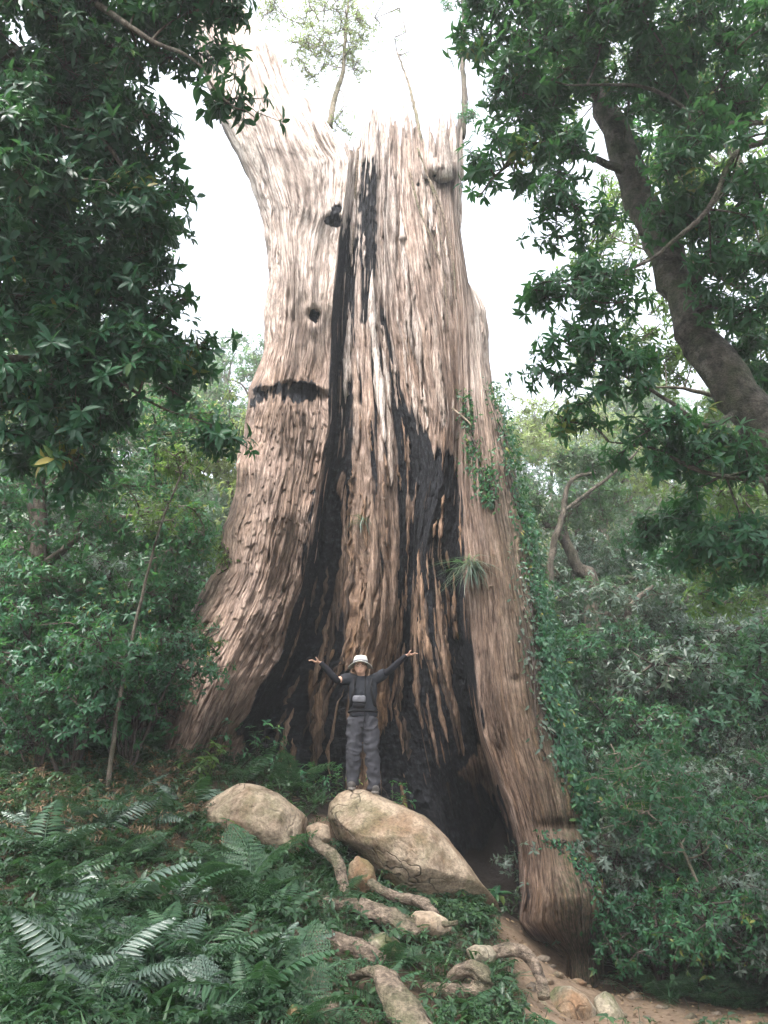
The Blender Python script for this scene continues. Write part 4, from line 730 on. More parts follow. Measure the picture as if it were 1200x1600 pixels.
# unseen trees added behind the viewpoint; crowns shaped to shade foreground and lower trunk
for q, (bx, by, lab, bls) in enumerate([(-4.6, -1.5, 'unseen canopy tree added for shade on the fern-bank side behind the viewpoint', [(-2.8, 4.6, 11.8, 1.7, 2, 1), (-1.2, 2.6, 11, 1.9, 1.9, 1), (-3.6, 1.6, 9.5, 2, 2, 1.3), (-3, -1.5, 9, 2, 2, 1.3), (-5.5, 3, 8.5, 1.5, 2, 1.2), (-1.5, 5.8, 13.5, 2, 1.8, 1), (0, 3.5, 13.5, 2, 2, 1)]), (5.0, -1.0, 'unseen canopy tree added for shade on the dirt-path side behind the viewpoint', [(3.4, 5, 12, 1.7, 2, 1), (1.6, 2.6, 11.2, 1.8, 1.8, 1), (4.2, 2.2, 9.8, 2, 2, 1.3), (2.5, -1.5, 9.5, 2, 2, 1.2), (5.8, 4, 8.8, 1.4, 2, 1.2)])]):
    bz = float(H(bx, by)) - .2; top_ = np.array(bls[2][:3])
    tree('added_shade_tree', lab, 'tree', 'unseen shade trees added behind the viewpoint', (bx, by, bz), [([(bx, by, bz), (bx * .97, by, 4), tuple(top_)], [.3, .24, .12])] + [([(bx * .95, by, 5.5), tuple((top_ + np.array(b[:3])) / 2), b[:3]], [.12, .08, .03]) for b in bls], bls, 520, 7, .25, .17, M['bark'], M['leaf_dark'], 30 + q, k=6, asp=.38, lod=1)

# hillside trees: four kinds, copied
def hill_proto(kind, seed):
    rg = np.random.default_rng(seed); h = [7, 6, 8, 5.5][kind]; lean = rg.normal(0, .5, 2)
    bl_ = [(lean[0] + rg.normal(0, 1.0), lean[1] + rg.normal(0, 1.0), h * rg.uniform(.45, 1.0), rg.uniform(.7, 1.3), rg.uniform(.7, 1.3), rg.uniform(.45, .9)) for _ in range(11)]
    ls = [([(0, 0, -.3), (lean[0] * .3, lean[1] * .3, h * .4), (lean[0], lean[1], h * .9)], [.16, .12, .04])] + [([(lean[0] * .5, lean[1] * .5, h * .45), ((b[0] + lean[0] * .5) / 2, (b[1] + lean[1] * .5) / 2, b[2] - .5), b[:3]], [.06, .04, .01]) for b in bl_[:6]]
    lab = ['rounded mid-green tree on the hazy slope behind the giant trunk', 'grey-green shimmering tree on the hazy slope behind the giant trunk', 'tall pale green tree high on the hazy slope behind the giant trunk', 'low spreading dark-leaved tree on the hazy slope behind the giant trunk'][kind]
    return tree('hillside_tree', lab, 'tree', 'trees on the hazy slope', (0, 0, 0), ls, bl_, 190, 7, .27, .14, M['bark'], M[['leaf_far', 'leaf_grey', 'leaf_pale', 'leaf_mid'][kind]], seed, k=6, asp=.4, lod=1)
protos = [hill_proto(k, 100 + k) for k in range(4)]; usedp = [False] * 4
def place(pr, flag, idx, x, y, s, rz, dz=-.1):
    o = pr[idx] if not flag[idx] else copy_tree(pr[idx]); flag[idx] = True
    o.location = (x, y, float(H(x, y)) + dz); o.rotation_euler = (0, 0, rz); o.scale = (s, s, s * rh.uniform(.9, 1.15)); return o
rh = np.random.default_rng(77)
spots = []
for y in (17.5, 20, 23, 26.5, 30.5, 35, 40, 46):
    w = .62 * y + 3; n = int(2 * w / (2.4 + .07 * y))
    for q in range(n):
        x = -w + 2 * w * (q + .5) / n + rh.normal(0, .6); yy = y + rh.normal(0, .9)
        if -3.2 < x < 3.0 and yy < 19: continue
        pxx, _ = pix(np.array([x, yy, H(x, yy) + 3]))
        if 440 < pxx < 700 and y < 35: continue
        spots.append((x, yy))
for q, (x, y) in enumerate(spots):
    kd = int(rh.choice([0, 1, 2, 3], p=[.35, .3, .2, .15])) if q > 3 else q
    o = place(protos, usedp, kd, x, y, rh.uniform(.75, 1.15) * (.8 if y < 22 else 1), rh.uniform(0, 6.28))
    o['label'] = ['rounded mid-green', 'grey-green shimmering', 'pale yellow-green', 'dark-leaved spreading'][kd] + (' tall' if o.scale[2] > .98 else ' short') + ' tree ' + ('low on' if y < 22 else 'halfway up' if y < 33 else 'near the top of') + ' the hazy slope ' + ('beyond the creeper-clad trunk edge' if x > 1 else 'beyond the bare trunk flank')
# named trunks seen against the slope
def slope_tree(pp, Y, r, label, seed, blobs, leafm, n=60):
    q = P(*np.array(pp, float).T, Y); b0 = q[0].copy(); b0[2] = min(b0[2], H(b0[0], b0[1])) - .2
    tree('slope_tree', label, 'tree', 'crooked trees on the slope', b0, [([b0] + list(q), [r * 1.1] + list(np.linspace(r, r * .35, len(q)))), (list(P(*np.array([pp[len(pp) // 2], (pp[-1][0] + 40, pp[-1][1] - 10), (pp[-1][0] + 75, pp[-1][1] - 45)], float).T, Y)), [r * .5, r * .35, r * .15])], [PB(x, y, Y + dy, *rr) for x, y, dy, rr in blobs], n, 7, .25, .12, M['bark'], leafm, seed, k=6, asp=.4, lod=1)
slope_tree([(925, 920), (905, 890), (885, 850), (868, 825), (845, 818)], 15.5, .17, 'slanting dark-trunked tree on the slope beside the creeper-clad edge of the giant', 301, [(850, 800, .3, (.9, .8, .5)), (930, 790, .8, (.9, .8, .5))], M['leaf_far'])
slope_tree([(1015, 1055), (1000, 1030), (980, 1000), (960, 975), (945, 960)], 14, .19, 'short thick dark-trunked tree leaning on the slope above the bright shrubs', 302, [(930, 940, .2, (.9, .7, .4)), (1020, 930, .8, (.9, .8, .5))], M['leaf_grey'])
slope_tree([(862, 960), (858, 900), (866, 850), (880, 800), (884, 770), (900, 745), (930, 740)], 14.8, .09, 'thin crooked pale tree twisting upward beside the slanting dark-trunked tree', 303, [(900, 725, .2, (.6, .6, .3)), (950, 720, .6, (.6, .6, .35))], M['leaf_far'], 40)

# shrubs
def shrub_proto(name, kind, seed, label, group, leafm, leaf, h, n, k=6, asp=.4, lod=1):
    rg = np.random.default_rng(seed); st = [rg.normal(0, .35, 2) for _ in range(7)]
    bl_ = [(s[0] * 1.6, s[1] * 1.6, h * rg.uniform(.4, .95), rg.uniform(.3, .5), rg.uniform(.3, .5), rg.uniform(.2, .35)) for s in st]
    ls = [([(0, 0, -.1), (s[0] * .5, s[1] * .5, h * .3), b[:3]], [.022, .016, .006]) for s, b in zip(st, bl_)]
    return tree(name, label, 'shrub', group, (0, 0, 0), ls, bl_, n, 7, .12, leaf, M['twig'], leafm, seed, k=k, asp=asp, lod=lod)
sh = [shrub_proto('bright_shrub', 0, 401, 'bright glossy-leaved shrub on the slope beside the bulbous root', 'shrubs on the slope beside the bulbous root', M['leaf_mid'], .068, 1.5, 150), shrub_proto('bright_shrub', 1, 402, 'silvery-leaved shrub on the slope beside the bulbous root', 'shrubs on the slope beside the bulbous root', M['leaf_grey'], .066, 1.3, 150),
      shrub_proto('dark_shrub', 2, 403, 'dark small-leaved shrub in the shade behind the fern bank', 'shrubs behind the fern bank', M['leaf_dark'], .07, 1.6, 130), shrub_proto('dark_shrub', 3, 404, 'mid-green leafy shrub in the shade behind the fern bank', 'shrubs behind the fern bank', M['leaf_mid'], .08, 1.7, 110)]
usedh = [False] * 4
for q in range(78):          # slope beside the bulbous root
    for _ in range(40):
        x = rh.uniform(2.6, 9.5); y = rh.uniform(8.8, 17)
        u, v = pix(np.array([x, y, H(x, y)]))
        if u > 960 - max(0, y - 10) * 18 and u < 1330 and not (u < 1010 and y < 10.0) : break
    o = place(sh, usedh, q if q < 2 else int(rh.choice([0, 0, 1])), x, y, rh.uniform(.7, 1.25), rh.uniform(0, 6.28)); silv_ = 'silvery' in o['label']
    o['label'] = ('silvery-leaved ' if silv_ else 'bright glossy-leaved ') + ('tall ' if o.scale[2] > 1.02 else 'low ') + 'shrub ' + ('edging the dirt path beside the bulbous root' if y < 10.6 else 'in the row behind the path-edge shrubs' if y < 12.8 else 'against the foot of the wooded slope beyond the path')
for q in range(56):          # behind the fern bank
    for _ in range(40):
        x = rh.uniform(-9, -2.6); y = rh.uniform(9.6, 15.5); u, v = pix(np.array([x, y, H(x, y)]))
        if u < 215 and u > -90: break
    o = place(sh, usedh, 2 + (q if q < 2 else int(rh.choice([0, 0, 1]))), x, y, rh.uniform(.7, 1.3), rh.uniform(0, 6.28)); dk_ = 'dark' in o['label']
    o['label'] = ('dark small-leaved ' if dk_ else 'mid-green leafy ') + ('tall ' if o.scale[2] > 1.02 else 'low ') + 'shrub ' + ('close behind the crest of the fern bank' if y < 11.5 else 'in the thicket behind the front bushes of the fern bank' if y < 13.5 else 'deep in the thicket below the understorey tree')
# low bushes knitting the slope behind together
for q in range(120):
    for _ in range(60):
        y = rh.uniform(14.5, 27); x = rh.uniform(-.62 * y, .62 * y); u, v = pix(np.array([x, y, H(x, y)]))
        if (u > 810 or u < 330) and -60 < u < 1260: break
    o = place(sh, usedh, int(rh.choice([0, 1, 1, 3])), x, y, rh.uniform(1.2, 2.1), rh.uniform(0, 6.28))
    o.name = 'hillside_bush'; o['group'] = 'bushes on the slope behind the giant'
    kd_ = 'silvery' if 'silvery' in o['label'] else 'bright green' if 'bright' in o['label'] else 'mid-green'
    o['label'] = ('tall ' if o.scale[2] > 1.65 else 'low ') + kd_ + ' bush ' + ('low on' if y < 18 else 'midway up' if y < 22.5 else 'high on') + ' the slope beyond the ' + ('creeper-clad trunk edge' if u > 600 else 'bare trunk flank')

# ------------------------------------------------------------------ ferns
def frond_mesh(kind, seed):
    rg = np.random.default_rng(seed); mbf = MB(); n = [19, 14, 17][kind]; tt = np.linspace(.1, .985, n)
    curve = lambda t: np.stack([t * .92, .05 * np.sin(t * 3 + seed), .42 * t - .62 * t * t], -1)
    v, f, c = tube(curve(np.linspace(0, 1, 14)), np.linspace(.008, .002, 14), 5); mbf.add(v, f, c, tint=.2)
    tan = norm(np.gradient(curve(tt), axis=0)); pos = curve(tt); L = [.25, .30, .26][kind] * np.sin(np.pi * np.clip(tt * .86 + .12, 0, 1)) ** .75
    for sd_ in (-1, 1):
        lat = np.array([0, sd_ * 1., 0]); D = lat + tan * .45 + np.array([0, 0, -.22]) + rg.normal(0, .07, (n, 3)); Nn = np.array([0, 0, 1.]) + tan * .1 + rg.normal(0, .12, (n, 3))
        if kind in (0, 2):
            leaves(mbf, pos, D, Nn, L * rg.uniform(.88, 1.08, n), [.038, 0, .03][kind], .28, tint=np.clip(rg.normal(.5, .2, n), 0, 1))
        else:
            D = norm(D)
            for k in range(n):
                m = max(4, int(11 * L[k] / .3)); s = np.linspace(.06, 1, m); p0 = pos[k] + D[k] * (s * L[k])[:, None] + np.array([0, 0, -.10]) * (s ** 2 * L[k])[:, None]
                for s2 in (-1, 1):
                    side = norm(np.cross(D[k], [0, 0, 1.])) * s2; leaves(mbf, p0, side + D[k] * .6 + rg.normal(0, .08, (m, 3)), np.array([0, 0, 1.]) + 0 * p0, .07 * (1.1 - s) + .012, .024, .2, tint=np.clip(rg.normal(.5, .2, m), 0, 1), lod=1)
    return mbf
FM = {}
for kind in range(3):
    for vv in range(2):
        FM[kind, vv, 0] = frond_mesh(kind, 10 * kind + vv).mesh('frond', M['fern']); FM[kind, vv, 1] = FM[kind, vv, 0].copy(); FM[kind, vv, 1].materials.clear(); FM[kind, vv, 1].materials.append(M['fern_sheen'])
rf = np.random.default_rng(55)
def fern(pos, size, kind, silver, label, group, n=7, tilt=(15, 55), az=None):
    t = thing('fern', pos, label, 'fern', group)
    for q in range(n):
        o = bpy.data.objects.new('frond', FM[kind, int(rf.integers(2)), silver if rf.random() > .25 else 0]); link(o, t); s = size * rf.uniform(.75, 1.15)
        a = (az + rf.uniform(-1.0, 1.0)) if az is not None else q * 2 * np.pi / n + rf.normal(0, .25); o.rotation_euler = (rf.normal(0, .25), -R(rf.uniform(*tilt)), a); o.scale = (s, s * rf.uniform(.85, 1.1), s)
    return t
SILV = 'ferns on the shaded bank'
for px, py, size, kind, silver, n, az, lab in [
    (70, 1345, .72, 0, 1, 8, None, 'large silvery fern with broad arching fronds over the bank edge'), (175, 1430, .72, 0, 1, 8, None, 'big silvery fern with long hanging fronds below the dry bracken'), (275, 1420, .55, 0, 1, 7, None, 'silvery fern with two bright fan-shaped fronds facing the boulder'),
    (150, 1545, .65, 0, 1, 6, None, 'low grey-green fern with a drooping ladder of leaflets by the bamboo grass'), (385, 1395, .75, 1, 0, 7, None, 'lacy fern with feathery fronds below the pale boulder'), (430, 1515, .5, 0, 1, 5, None, 'small fern with one white shining frond beside the slanted root'),
    (165, 1185, 1.0, 0, 0, 7, None, 'tall bright fern at the foot of the thin sapling'), (225, 1180, .9, 1, 0, 7, None, 'feathery fern against the flared base of the giant'), (290, 1270, .75, 0, 1, 7, None, 'silvery fern on the crest of the bank beside the pale boulder'), (225, 1290, .7, 0, 1, 6, None, 'sheen-painted fern amid dry bracken on the crest'),
    (455, 1235, .8, 1, 0, 7, None, 'lacy green fern inside the hollow beside the hiker'), (380, 1222, .7, 2, 0, 7, None, 'dim fern in the hollow under the leaning flank of the giant'), (600, 1372, .32, 0, 0, 6, None, 'little bright fern sprouting against the underside of the largest boulder'), (615, 1508, .38, 1, 0, 6, None, 'small lacy fern between the jutting root and the curled root'),
    (590, 1570, .35, 0, 0, 6, None, 'small fern with stubby leaflets under the bent root'), (530, 1400, .35, 1, 0, 6, None, 'small feathery fern beside the thin dropping root'), (720, 1590, .4, 2, 0, 6, None, 'dark little fern under the curled root'), (1040, 1560, .5, 1, 0, 8, None, 'soft feathery fern edging the dirt path'), (1110, 1568, .5, 1, 0, 8, None, 'bushy feathery fern at the path edge under dark shrubs'), (1180, 1575, .5, 1, 0, 8, None, 'feathery fern at the far end of the dirt path')]:
    g_ = on_ground(px, py); fern(g_ - np.array([0, 0, .03]), size, kind, silver, lab, SILV, n)
for q in range(84):
    px = rf.uniform(-20, 470); py = rf.uniform(1190, 1610)
    if px > 300 and py < 1330: continue
    g_ = on_ground(px, py); kd = int(rf.choice([0, 1, 2], p=[.3, .35, .35])); silver = int(rf.random() < .3); sz_ = rf.uniform(.28, .58)
    lab = ('small ' if sz_ < .42 else 'medium ') + ['green', 'silvery'][silver] + [' broad-leafleted', ' lacy', ' narrow-leafleted'][kd] + ' fern ' + ('among dry bracken on the crest' if py < 1330 else 'low on the bank by the grass blades' if py > 1480 else 'halfway down the shaded bank') + (' towards the boulders' if px > 230 else ' far from the boulders')
    fern(g_ - np.array([0, 0, .03]), sz_, kd, silver, lab, SILV, int(rf.integers(5, 8)))

# ------------------------------------------------------------------ ground cover, litter, dry bracken
BOULD = [(500, 1290), (520, 1235), (600, 1240), (700, 1300), (790, 1440), (700, 1420), (600, 1365), (540, 1325)]
def scatter(n, seed, xr=(-7, 7.5), yr=(4.4, 13)):
    rg = np.random.default_rng(seed); x = rg.uniform(*xr, n); y = rg.uniform(yr[0] ** .5, yr[1] ** .5, n) ** 2; z = H(x, y); p = np.stack([x, y, z], -1); u, v = pix(p)
    ok = (u > -40) & (u < 1240) & (v < 1680) & (v > 1100); tr_ = psd(u, v, TRAIL); ok &= (tr_ < rg.uniform(-25, 4, n)) & (psd(u, v, BOULD) < -3)
    return p[ok], u[ok], v[ok], rg
p, u, v, rg = scatter(24000, 5)
dens = fb2(p[:, 0] * 1.1, p[:, 1] * 1.1, 3, 66); ok = (dens > rg.uniform(-.75, .35, len(p)) - .35 * (u < 470) + .25 * (u > 950)) & ((psd(u, v, [(460, 1395), (560, 1395), (720, 1430), (780, 1520), (700, 1620), (560, 1620), (450, 1500)]) < 0) | (rg.random(len(p)) < .55)); p = p[ok]; u = u[ok]
hh = rg.uniform(.04, .20, len(p)) * (1 + .6 * (u > 950)); top = p + np.stack([rg.normal(0, .05, len(p)), rg.normal(0, .05, len(p)), hh], -1); cv = MB(); sz = np.where(rg.random(len(p)) < .25, .085, .05)
twigs(cv, p, top, .003, .002, rg, .1, 2)
big = sz > .06; tn = np.clip(.45 + .3 * fb2(p[:, 0] * .8, p[:, 1] * .8, 2, 68), 0, 1)
for msk, L in ((big, .085), (~big, .048)):
    whorl(cv, top[msk], (top - p)[msk], rg, 6, L, .42, (55, 100), .25, tint=tn[msk], lod=0 if L > .06 else 1); whorl(cv, (p + (top - p) * .55)[msk], (top - p)[msk], rg, 4, L * .85, .42, (60, 100), .25, tint=tn[msk], lod=1)
tag(cv.obj('ground_cover', M['cover']), 'low leafy herbs carpeting the bank and root slope', 'herbs', kind='stuff')
# bamboo-grass and sedge blades
p, u, v, rg = scatter(9000, 8); sel = ((u < 330) & (v > 1440) & (rg.random(len(p)) < .5)) | ((u > 380) & (rg.random(len(p)) < .13)); p = p[sel]; n = len(p)
st = np.repeat(p, 6, 0); a = rg.uniform(0, 6.28, len(st)); el = rg.uniform(.5, 1.3, len(st)); D = np.stack([np.cos(a) * np.cos(el), np.sin(a) * np.cos(el), np.sin(el)], -1); N = np.stack([-np.cos(a) * np.sin(el), -np.sin(a) * np.sin(el), np.cos(el)], -1); Lb = rg.uniform(.12, .30, len(st))
gb = MB(); leaves(gb, st, D, N, Lb, Lb * .085, .6, tint=rg.random(len(st))); tag(gb.obj('grass_blades', M['fern']), 'narrow grass blades among the herbs', 'grass', kind='stuff')
# fallen dead leaves and twigs
p, u, v, rg = scatter(9000, 12); 
x = rg.uniform(-1, 6.5, 2600); y = rg.uniform(5.5, 10.5, 2600); q = np.stack([x, y, H(x, y)], -1); uu, vv = pix(q); q = q[psd(uu, vv, TRAIL) > -30][:900]
p = np.concatenate([p[rg.random(len(p)) < .5], q]); lt = MB(); a = rg.uniform(0, 6.28, len(p)); D = np.stack([np.cos(a), np.sin(a), rg.normal(0, .25, len(p))], -1); leaves(lt, p + [0, 0, .012], D, np.array([0, 0, 1.]) + rg.normal(0, .35, (len(p), 3)), rg.uniform(.03, .08, len(p)), rg.uniform(.015, .035, len(p)), .3, lod=1)
B = p[:500] + rg.normal(0, .12, (500, 3)) * [1, 1, .1]; B[:, 2] = H(B[:, 0], B[:, 1]) + .02; twigs(lt, p[:500] + [0, 0, .01], B, .004, .002, rg, .1, 3)
tag(lt.obj('leaf_litter', M['dry']), 'dead brown leaves and twigs scattered on the soil', 'litter', kind='stuff')
br = MB(); rg = np.random.default_rng(91)
for q in range(260):
    px = rg.uniform(20, 330); py = rg.uniform(1185, 1330); g_ = on_ground(px, py); a = rg.uniform(0, 6.28); L = rg.uniform(.2, .55)
    D0 = np.array([[math.cos(a), math.sin(a), rg.uniform(.1, 1.)]]); m = 9; s = np.linspace(.2, 1, m)[:, None]; pts_ = g_ + norm(D0) * s * L + np.array([0, 0, -.5]) * (s * L) ** 2
    twigs(br, g_[None], pts_[-1:], .005, .002, rg, .05, 3)
    leaves(br, np.repeat(pts_, 2, 0), rg.normal(0, 1, (2 * m, 3)) + [0, 0, -.9], rg.normal(0, 1, (2 * m, 3)), .07, .014, .4, lod=1)
tag(br.obj('dry_bracken', M['dry']), 'tangle of dead brown fern fronds and stems on the crest of the bank', 'bracken', kind='stuff')

# ------------------------------------------------------------------ plants growing on and beside the giant
rc = np.random.default_rng(17)
def creeper(label, polys, n, leaf, m, seed, lift=.05):
    sd_ = np.max(np.stack([psd(PXg, PYg, q) for q in polys]), 0); w = sstep(-10, 25, sd_ + 22 * fb2(U * 3, Vm * 1.2, 3, seed)) ; w = (w * (sd_ > -25)).ravel(); w /= w.sum(); idx = rc.choice(len(w), n, p=w)
    pos = front.reshape(-1, 3)[idx]; c = np.stack([0 * pos[:, 0] + .8, 0 * pos[:, 0] + 13, pos[:, 2]], -1); outw = norm((pos - c) * [1, 1, 0]); b0 = pos.mean(0); b0[2] = pos[:, 2].min(); t = thing('creeper', b0, label, 'creeper', 'creepers on the giant trunk')
    cm = MB(); D = outw * .35 + rc.normal(0, .6, (n, 3)) + [0, 0, -.7]; leaves(cm, pos + outw * lift * rc.uniform(.2, 1.6, (n, 1)), D, outw + [0, 0, .4] + rc.normal(0, .35, (n, 3)), leaf * rc.uniform(.6, 1.3, n), leaf * .45 * rc.uniform(.7, 1.2, n), .2)
    cm.obj('foliage', m, t); sm = MB()
    o = np.argsort(pos[:, 2])
    for q in range(7):
        pick = o[np.sort(rc.choice(len(o), 7, replace=False))]; pp = pos[pick] * .35 + pos.mean(0) * [.65, .65, 0] + [0, 0, 0]; pp[:, 2] = pos[pick, 2]
        k = [np.argmin(np.abs(front[..., 2] - z).ravel() + .8 * np.abs(front[..., 0] - x_).ravel()) for x_, z in zip(pos[pick, 0], pos[pick, 2])]; pp = front.reshape(-1, 3)[k] + outw[pick] * .02
        sm.add(*tube(resample(pp, 30), .009, 5))
    sm.obj('stem', M['twig'], t)
creeper('leafy creeper clothing the outer edge of the giant trunk towards the slope', [[(765, 600), (790, 640), (815, 720), (845, 860), (880, 1030), (905, 1170), (940, 1300), (905, 1300), (870, 1180), (845, 1050), (815, 900), (785, 760)], [(770, 600), (800, 690), (830, 800), (858, 930), (830, 930), (795, 800), (775, 700)]], 5200, .085, M['leaf_dark'], 71, .13)
creeper('small creeper patch with pale leaves below the bare pale shoulder of the trunk', [[(716, 620), (740, 610), (752, 680), (775, 740), (768, 790), (730, 790), (712, 720)]], 900, .085, M['leaf_mid'], 73)
creeper('sparse creeper with scattered shining leaves across the middle of the mossy pillar', [[(790, 860), (830, 900), (860, 1040), (885, 1150), (900, 1260), (840, 1200), (815, 1050)]], 330, .085, M['leaf_grey'], 75)
creeper('dark creeper draped in a band over the bulbous root', [[(838, 1300), (850, 1296), (885, 1318), (930, 1345), (960, 1400), (952, 1420), (915, 1370), (870, 1332)]], 380, .06, M['leaf_dark'], 77)
creeper('mossy creeper on the flared base of the bare flank', [[(235, 1050), (280, 1060), (285, 1110), (250, 1130), (232, 1110)], [(300, 1010), (345, 970), (350, 985), (320, 1030)]], 260, .06, M['leaf_dark'], 79)
creeper('bright sprig of creeper on the edge of the bare flank', [[(335, 820), (365, 830), (370, 875), (345, 890), (330, 870)]], 170, .08, M['leaf_bright'], 83, .12)
def tuft(px, py, n, L, w, m, label, seed, spread=.16):
    ia, ja = fgrid(px, py); b0 = front[ia, ja] - [0, .04, 0]; t = thing('grass_tuft', b0, label, 'plant', 'tufts on the giant trunk'); a = rc.uniform(-1.9, 1.9, n) - np.pi / 2; el = rc.uniform(-.2, .9, n); D = np.stack([np.cos(a) * np.cos(el), np.sin(a) * np.cos(el), np.sin(el)], -1); N = np.stack([-np.cos(a) * np.sin(el), -np.sin(a) * np.sin(el), np.cos(el)], -1)
    q = MB(); leaves(q, np.repeat(b0[None], n, 0) + rc.normal(0, .05, (n, 3)) + [0, -.03, 0], D, N, L * rc.uniform(.7, 1.2, n), w, 1.15, tint=rc.random(n)); q.obj('blade_cluster', m, t)
tuft(734, 886, 130, .40, .016, M['leaf_grey'], 'hanging tuft of long grey-green blades on the charred edge of the pillar', 1); tuft(566, 818, 40, .22, .012, M['fern_sheen'], 'small grassy tuft on the central wooden rib', 2)
def herb(name, base, h, n, leaf, m, label, seed, group=None, k=6, top=.5, cat='plant', bark='twig'):
    rg = np.random.default_rng(seed); base = np.asarray(base, float); t = thing(name, base, label, cat, group); ends = base + np.stack([rg.normal(0, h * .28, n), rg.normal(0, h * .28, n), h * rg.uniform(top, 1., n)], -1)
    s = MB(); twigs(s, np.repeat(base[None], n, 0), ends, .006 + .004 * h, .003, rg, .12, 5); s.obj('stem', M[bark], t); c = MB()
    for fr_, kk in ((1., k), (.75, k - 2), (.5, k - 3)):
        if kk > 1: whorl(c, base + (ends - base) * fr_, ends - base, rg, kk, leaf, .4, (50, 95), .25)
    c.obj('foliage', m, t); return t
for q, (px, py, Y, h, leaf, m, lab) in enumerate([(530, 1232, 10.9, .65, .085, 'leaf_mid', 'leafy seedling growing in the hollow at one side of the hiker near the lacy fern'), (615, 1236, 10.9, .8, .085, 'leaf_mid', 'leafy seedling with small bright leaves in the hollow behind the boulder top'), (640, 1240, 10.4, .42, .15, 'leaf_mid', 'broad-leaved seedling just behind the top of the largest boulder'), (775, 1350, 10.0, .3, .16, 'leaf_mid', 'single broad leaf sprout against the dark cavity'),
     (350, 1215, 10.4, .8, .10, 'leaf_dark', 'dark bushy seedling under the leaning flank of the giant'), (410, 1225, 10.8, .9, .10, 'leaf_dark', 'dim bushy seedling deep in the hollow beneath the flank'), (310, 1235, 9.6, .6, .12, 'leaf_bright', 'bright upright seedling with a rosette of leaves by the flared base'), (480, 1240, 10.7, .6, .08, 'leaf_dark', 'dark seedling at the back of the cleft between the boulders'), (350, 1350, 8, .45, .09, 'leaf_mid', 'glossy seedling below the pale boulder'), (465, 1300, 8.4, .35, .12, 'leaf_mid', 'seedling with one broad leaf against the pale boulder'), (440, 1330, 8.1, .4, .08, 'fern', 'pale stemmed seedling in front of the pale boulder')]):
    b0 = P(px, py, Y); b0[2] = min(b0[2], H(b0[0], b0[1])) - .03; herb('seedling', b0, h, 9 if h > .5 else 4, leaf, M[m], lab, 600 + q, 'seedlings around the hollow')
# mat of herbs clinging under the boulder
hb_ = MB(); rg = np.random.default_rng(95); pp = np.array([[rg.uniform(570, 770), 0] for _ in range(420)]); pp[:, 1] = np.interp(pp[:, 0], [570, 640, 700, 770], [1352, 1385, 1415, 1440]) + rg.normal(8, 16, 420); q = np.array([on_ground(x_, y_) for x_, y_ in pp]); tp = q + np.stack([rg.normal(0, .05, 420), rg.normal(-.03, .04, 420), rg.uniform(.05, .22, 420)], -1)
twigs(hb_, q, tp, .003, .002, rg, .1, 2); whorl(hb_, tp, tp - q, rg, 6, .075, .42, (55, 100), .3, lod=0); tag(hb_.obj('boulder_herbs', M['cover']), 'leafy herbs growing thickly along the lower edge of the largest boulder', 'herbs', kind='stuff')
# thin sapling rising from the fern bank, and saplings rooted on the broken top
def sapling(pp, Y, r, label, blobs, m, seed, n=26, leaf=.08, tips=6, group='saplings', bark='bark_light', spread=.12, ground=True, k=5):
    q = list(P(*np.array(pp, float).T, Y)); b0 = q[0].copy()
    if ground: b0[2] = H(b0[0], b0[1]) - .1; q = [b0] + q[1:]
    tree('sapling', label, 'sapling', group, b0, [(q, list(np.linspace(r, r * .3, len(q))))], [PB(x_, y_, Y, *rr) for x_, y_, rr in blobs], n, tips, spread, leaf, M[bark], m, seed, k=k, asp=.35, lod=1)
sapling([(172, 1190), (182, 1120), (200, 1030), (222, 930), (248, 830), (275, 760), (290, 720)], 8.8, .028, 'thin bare-stemmed sapling leaning up from the fern bank', [(290, 720, (.35, .4, .25)), (240, 800, (.3, .4, .2))], M['leaf_bright'], 701, bark='bark')
sapling([(252, 870), (248, 800), (256, 720)], 11.3, .03, 'slim straight sapling in the small-leaved thicket beside the flank', [(262, 800, (.5, .5, .3)), (300, 850, (.4, .4, .2))], M['leaf_bright'], 702)
sapling([(514, 200), (524, 150), (536, 110), (540, 40), (548, -30)], 12.6, .07, 'feathery pale sapling rooted on the shoulder of the broken limb', [(520, 40, (.9, .8, .7)), (480, 90, (.5, .5, .3)), (550, 90, (.35, .4, .3)), (430, 20, (.4, .4, .3)), (540, 190, (.3, .3, .2))], M['leaf_pale'], 703, 120, .075, 6, 'saplings rooted on the broken top', ground=False, spread=.2)
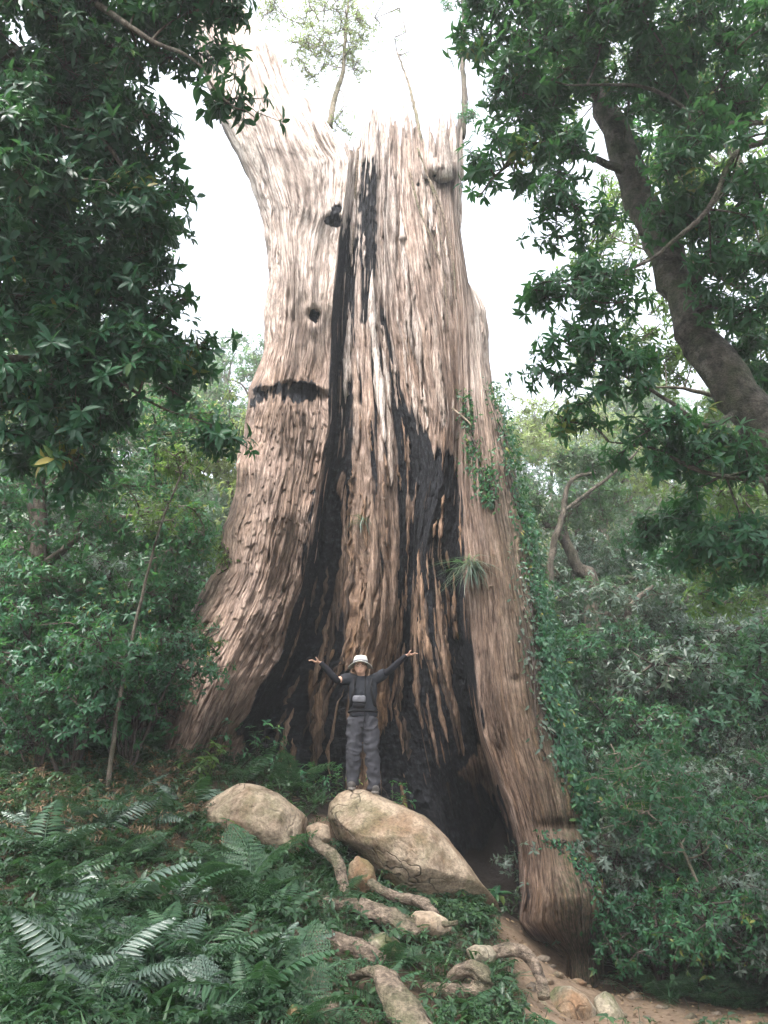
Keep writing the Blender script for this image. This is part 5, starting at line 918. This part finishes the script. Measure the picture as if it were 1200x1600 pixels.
sapling([(660, 235), (650, 180), (638, 130), (620, 80)], 11.9, .05, 'bare whip-thin sapling on the broken top between two splinters', [(628, 70, (.3, .3, .3)), (600, 20, (.4, .4, .2))], M['leaf_pale'], 704, 8, .06, 3, 'saplings rooted on the broken top', ground=False)
sapling([(722, 215), (726, 150), (722, 80), (724, 20), (716, -40)], 11.9, .07, 'dark-stemmed sapling at the outer corner of the broken top', [(715, 10, (.3, .4, .3)), (728, 190, (.3, .3, .2))], M['leaf_mid'], 705, 16, .09, 5, 'saplings rooted on the broken top', 'bark', ground=False)
for q, (px, py, Y, h, lab) in enumerate([(1050, 1500, 9.6, 2.6, 'slim crooked sapling with a forked pale stem among the shrubs by the path'), (1120, 1545, 9.0, 2.4, 'straight thin sapling rising from the path edge among the shrubs')]):
    b0 = P(px, py, Y); b0[2] = H(b0[0], b0[1]) - .05; u0, v0 = pix(b0)
    top_ = b0 + np.array([-.5, 0, h]); tree('sapling', lab, 'sapling', 'saplings', b0, [([b0, b0 + [-.02, 0, h * .35], b0 + [-.25, .05, h * .7], top_], [.025, .02, .015, .008])], [(*(top_ + [rc.normal(0, .2), rc.normal(0, .2), -.1 - .25 * j]), .5, .4, .18) for j in range(4)], 34, 6, .12, .09, M['bark_light'], M['leaf_mid'], 720 + q, k=6, asp=.38, lod=1)

# ------------------------------------------------------------------ damp air
hz = MB(); X0, X1, Y0_, Y1_, Z0, Z1 = -405, 405, -305, 505, float(GZ.min()) - 1.2, float(GZ.max()) + 13
hv = np.array([[x_, y_, z_] for x_ in (X0, X1) for y_ in (Y0_, Y1_) for z_ in (Z0, Z1)]); hz.add(hv, np.array([[0, 1, 3, 2], [4, 6, 7, 5], [0, 4, 5, 1], [2, 3, 7, 6], [0, 2, 6, 4], [1, 5, 7, 3]]))
m, nt = mat('damp_air'); o_ = nt.nodes.new('ShaderNodeOutputMaterial'); vo = nt.nodes.new('ShaderNodeVolumePrincipled'); vo.inputs['Color'].default_value = (.93, .96, 1, 1); vo.inputs['Density'].default_value = HAZE; vo.inputs['Anisotropy'].default_value = .3; nt.links.new(vo.outputs[0], o_.inputs['Volume'])
if HAZE: tag(hz.obj('haze', m, smooth=False), 'thin pale damp air filling the forest', 'haze', kind='stuff')
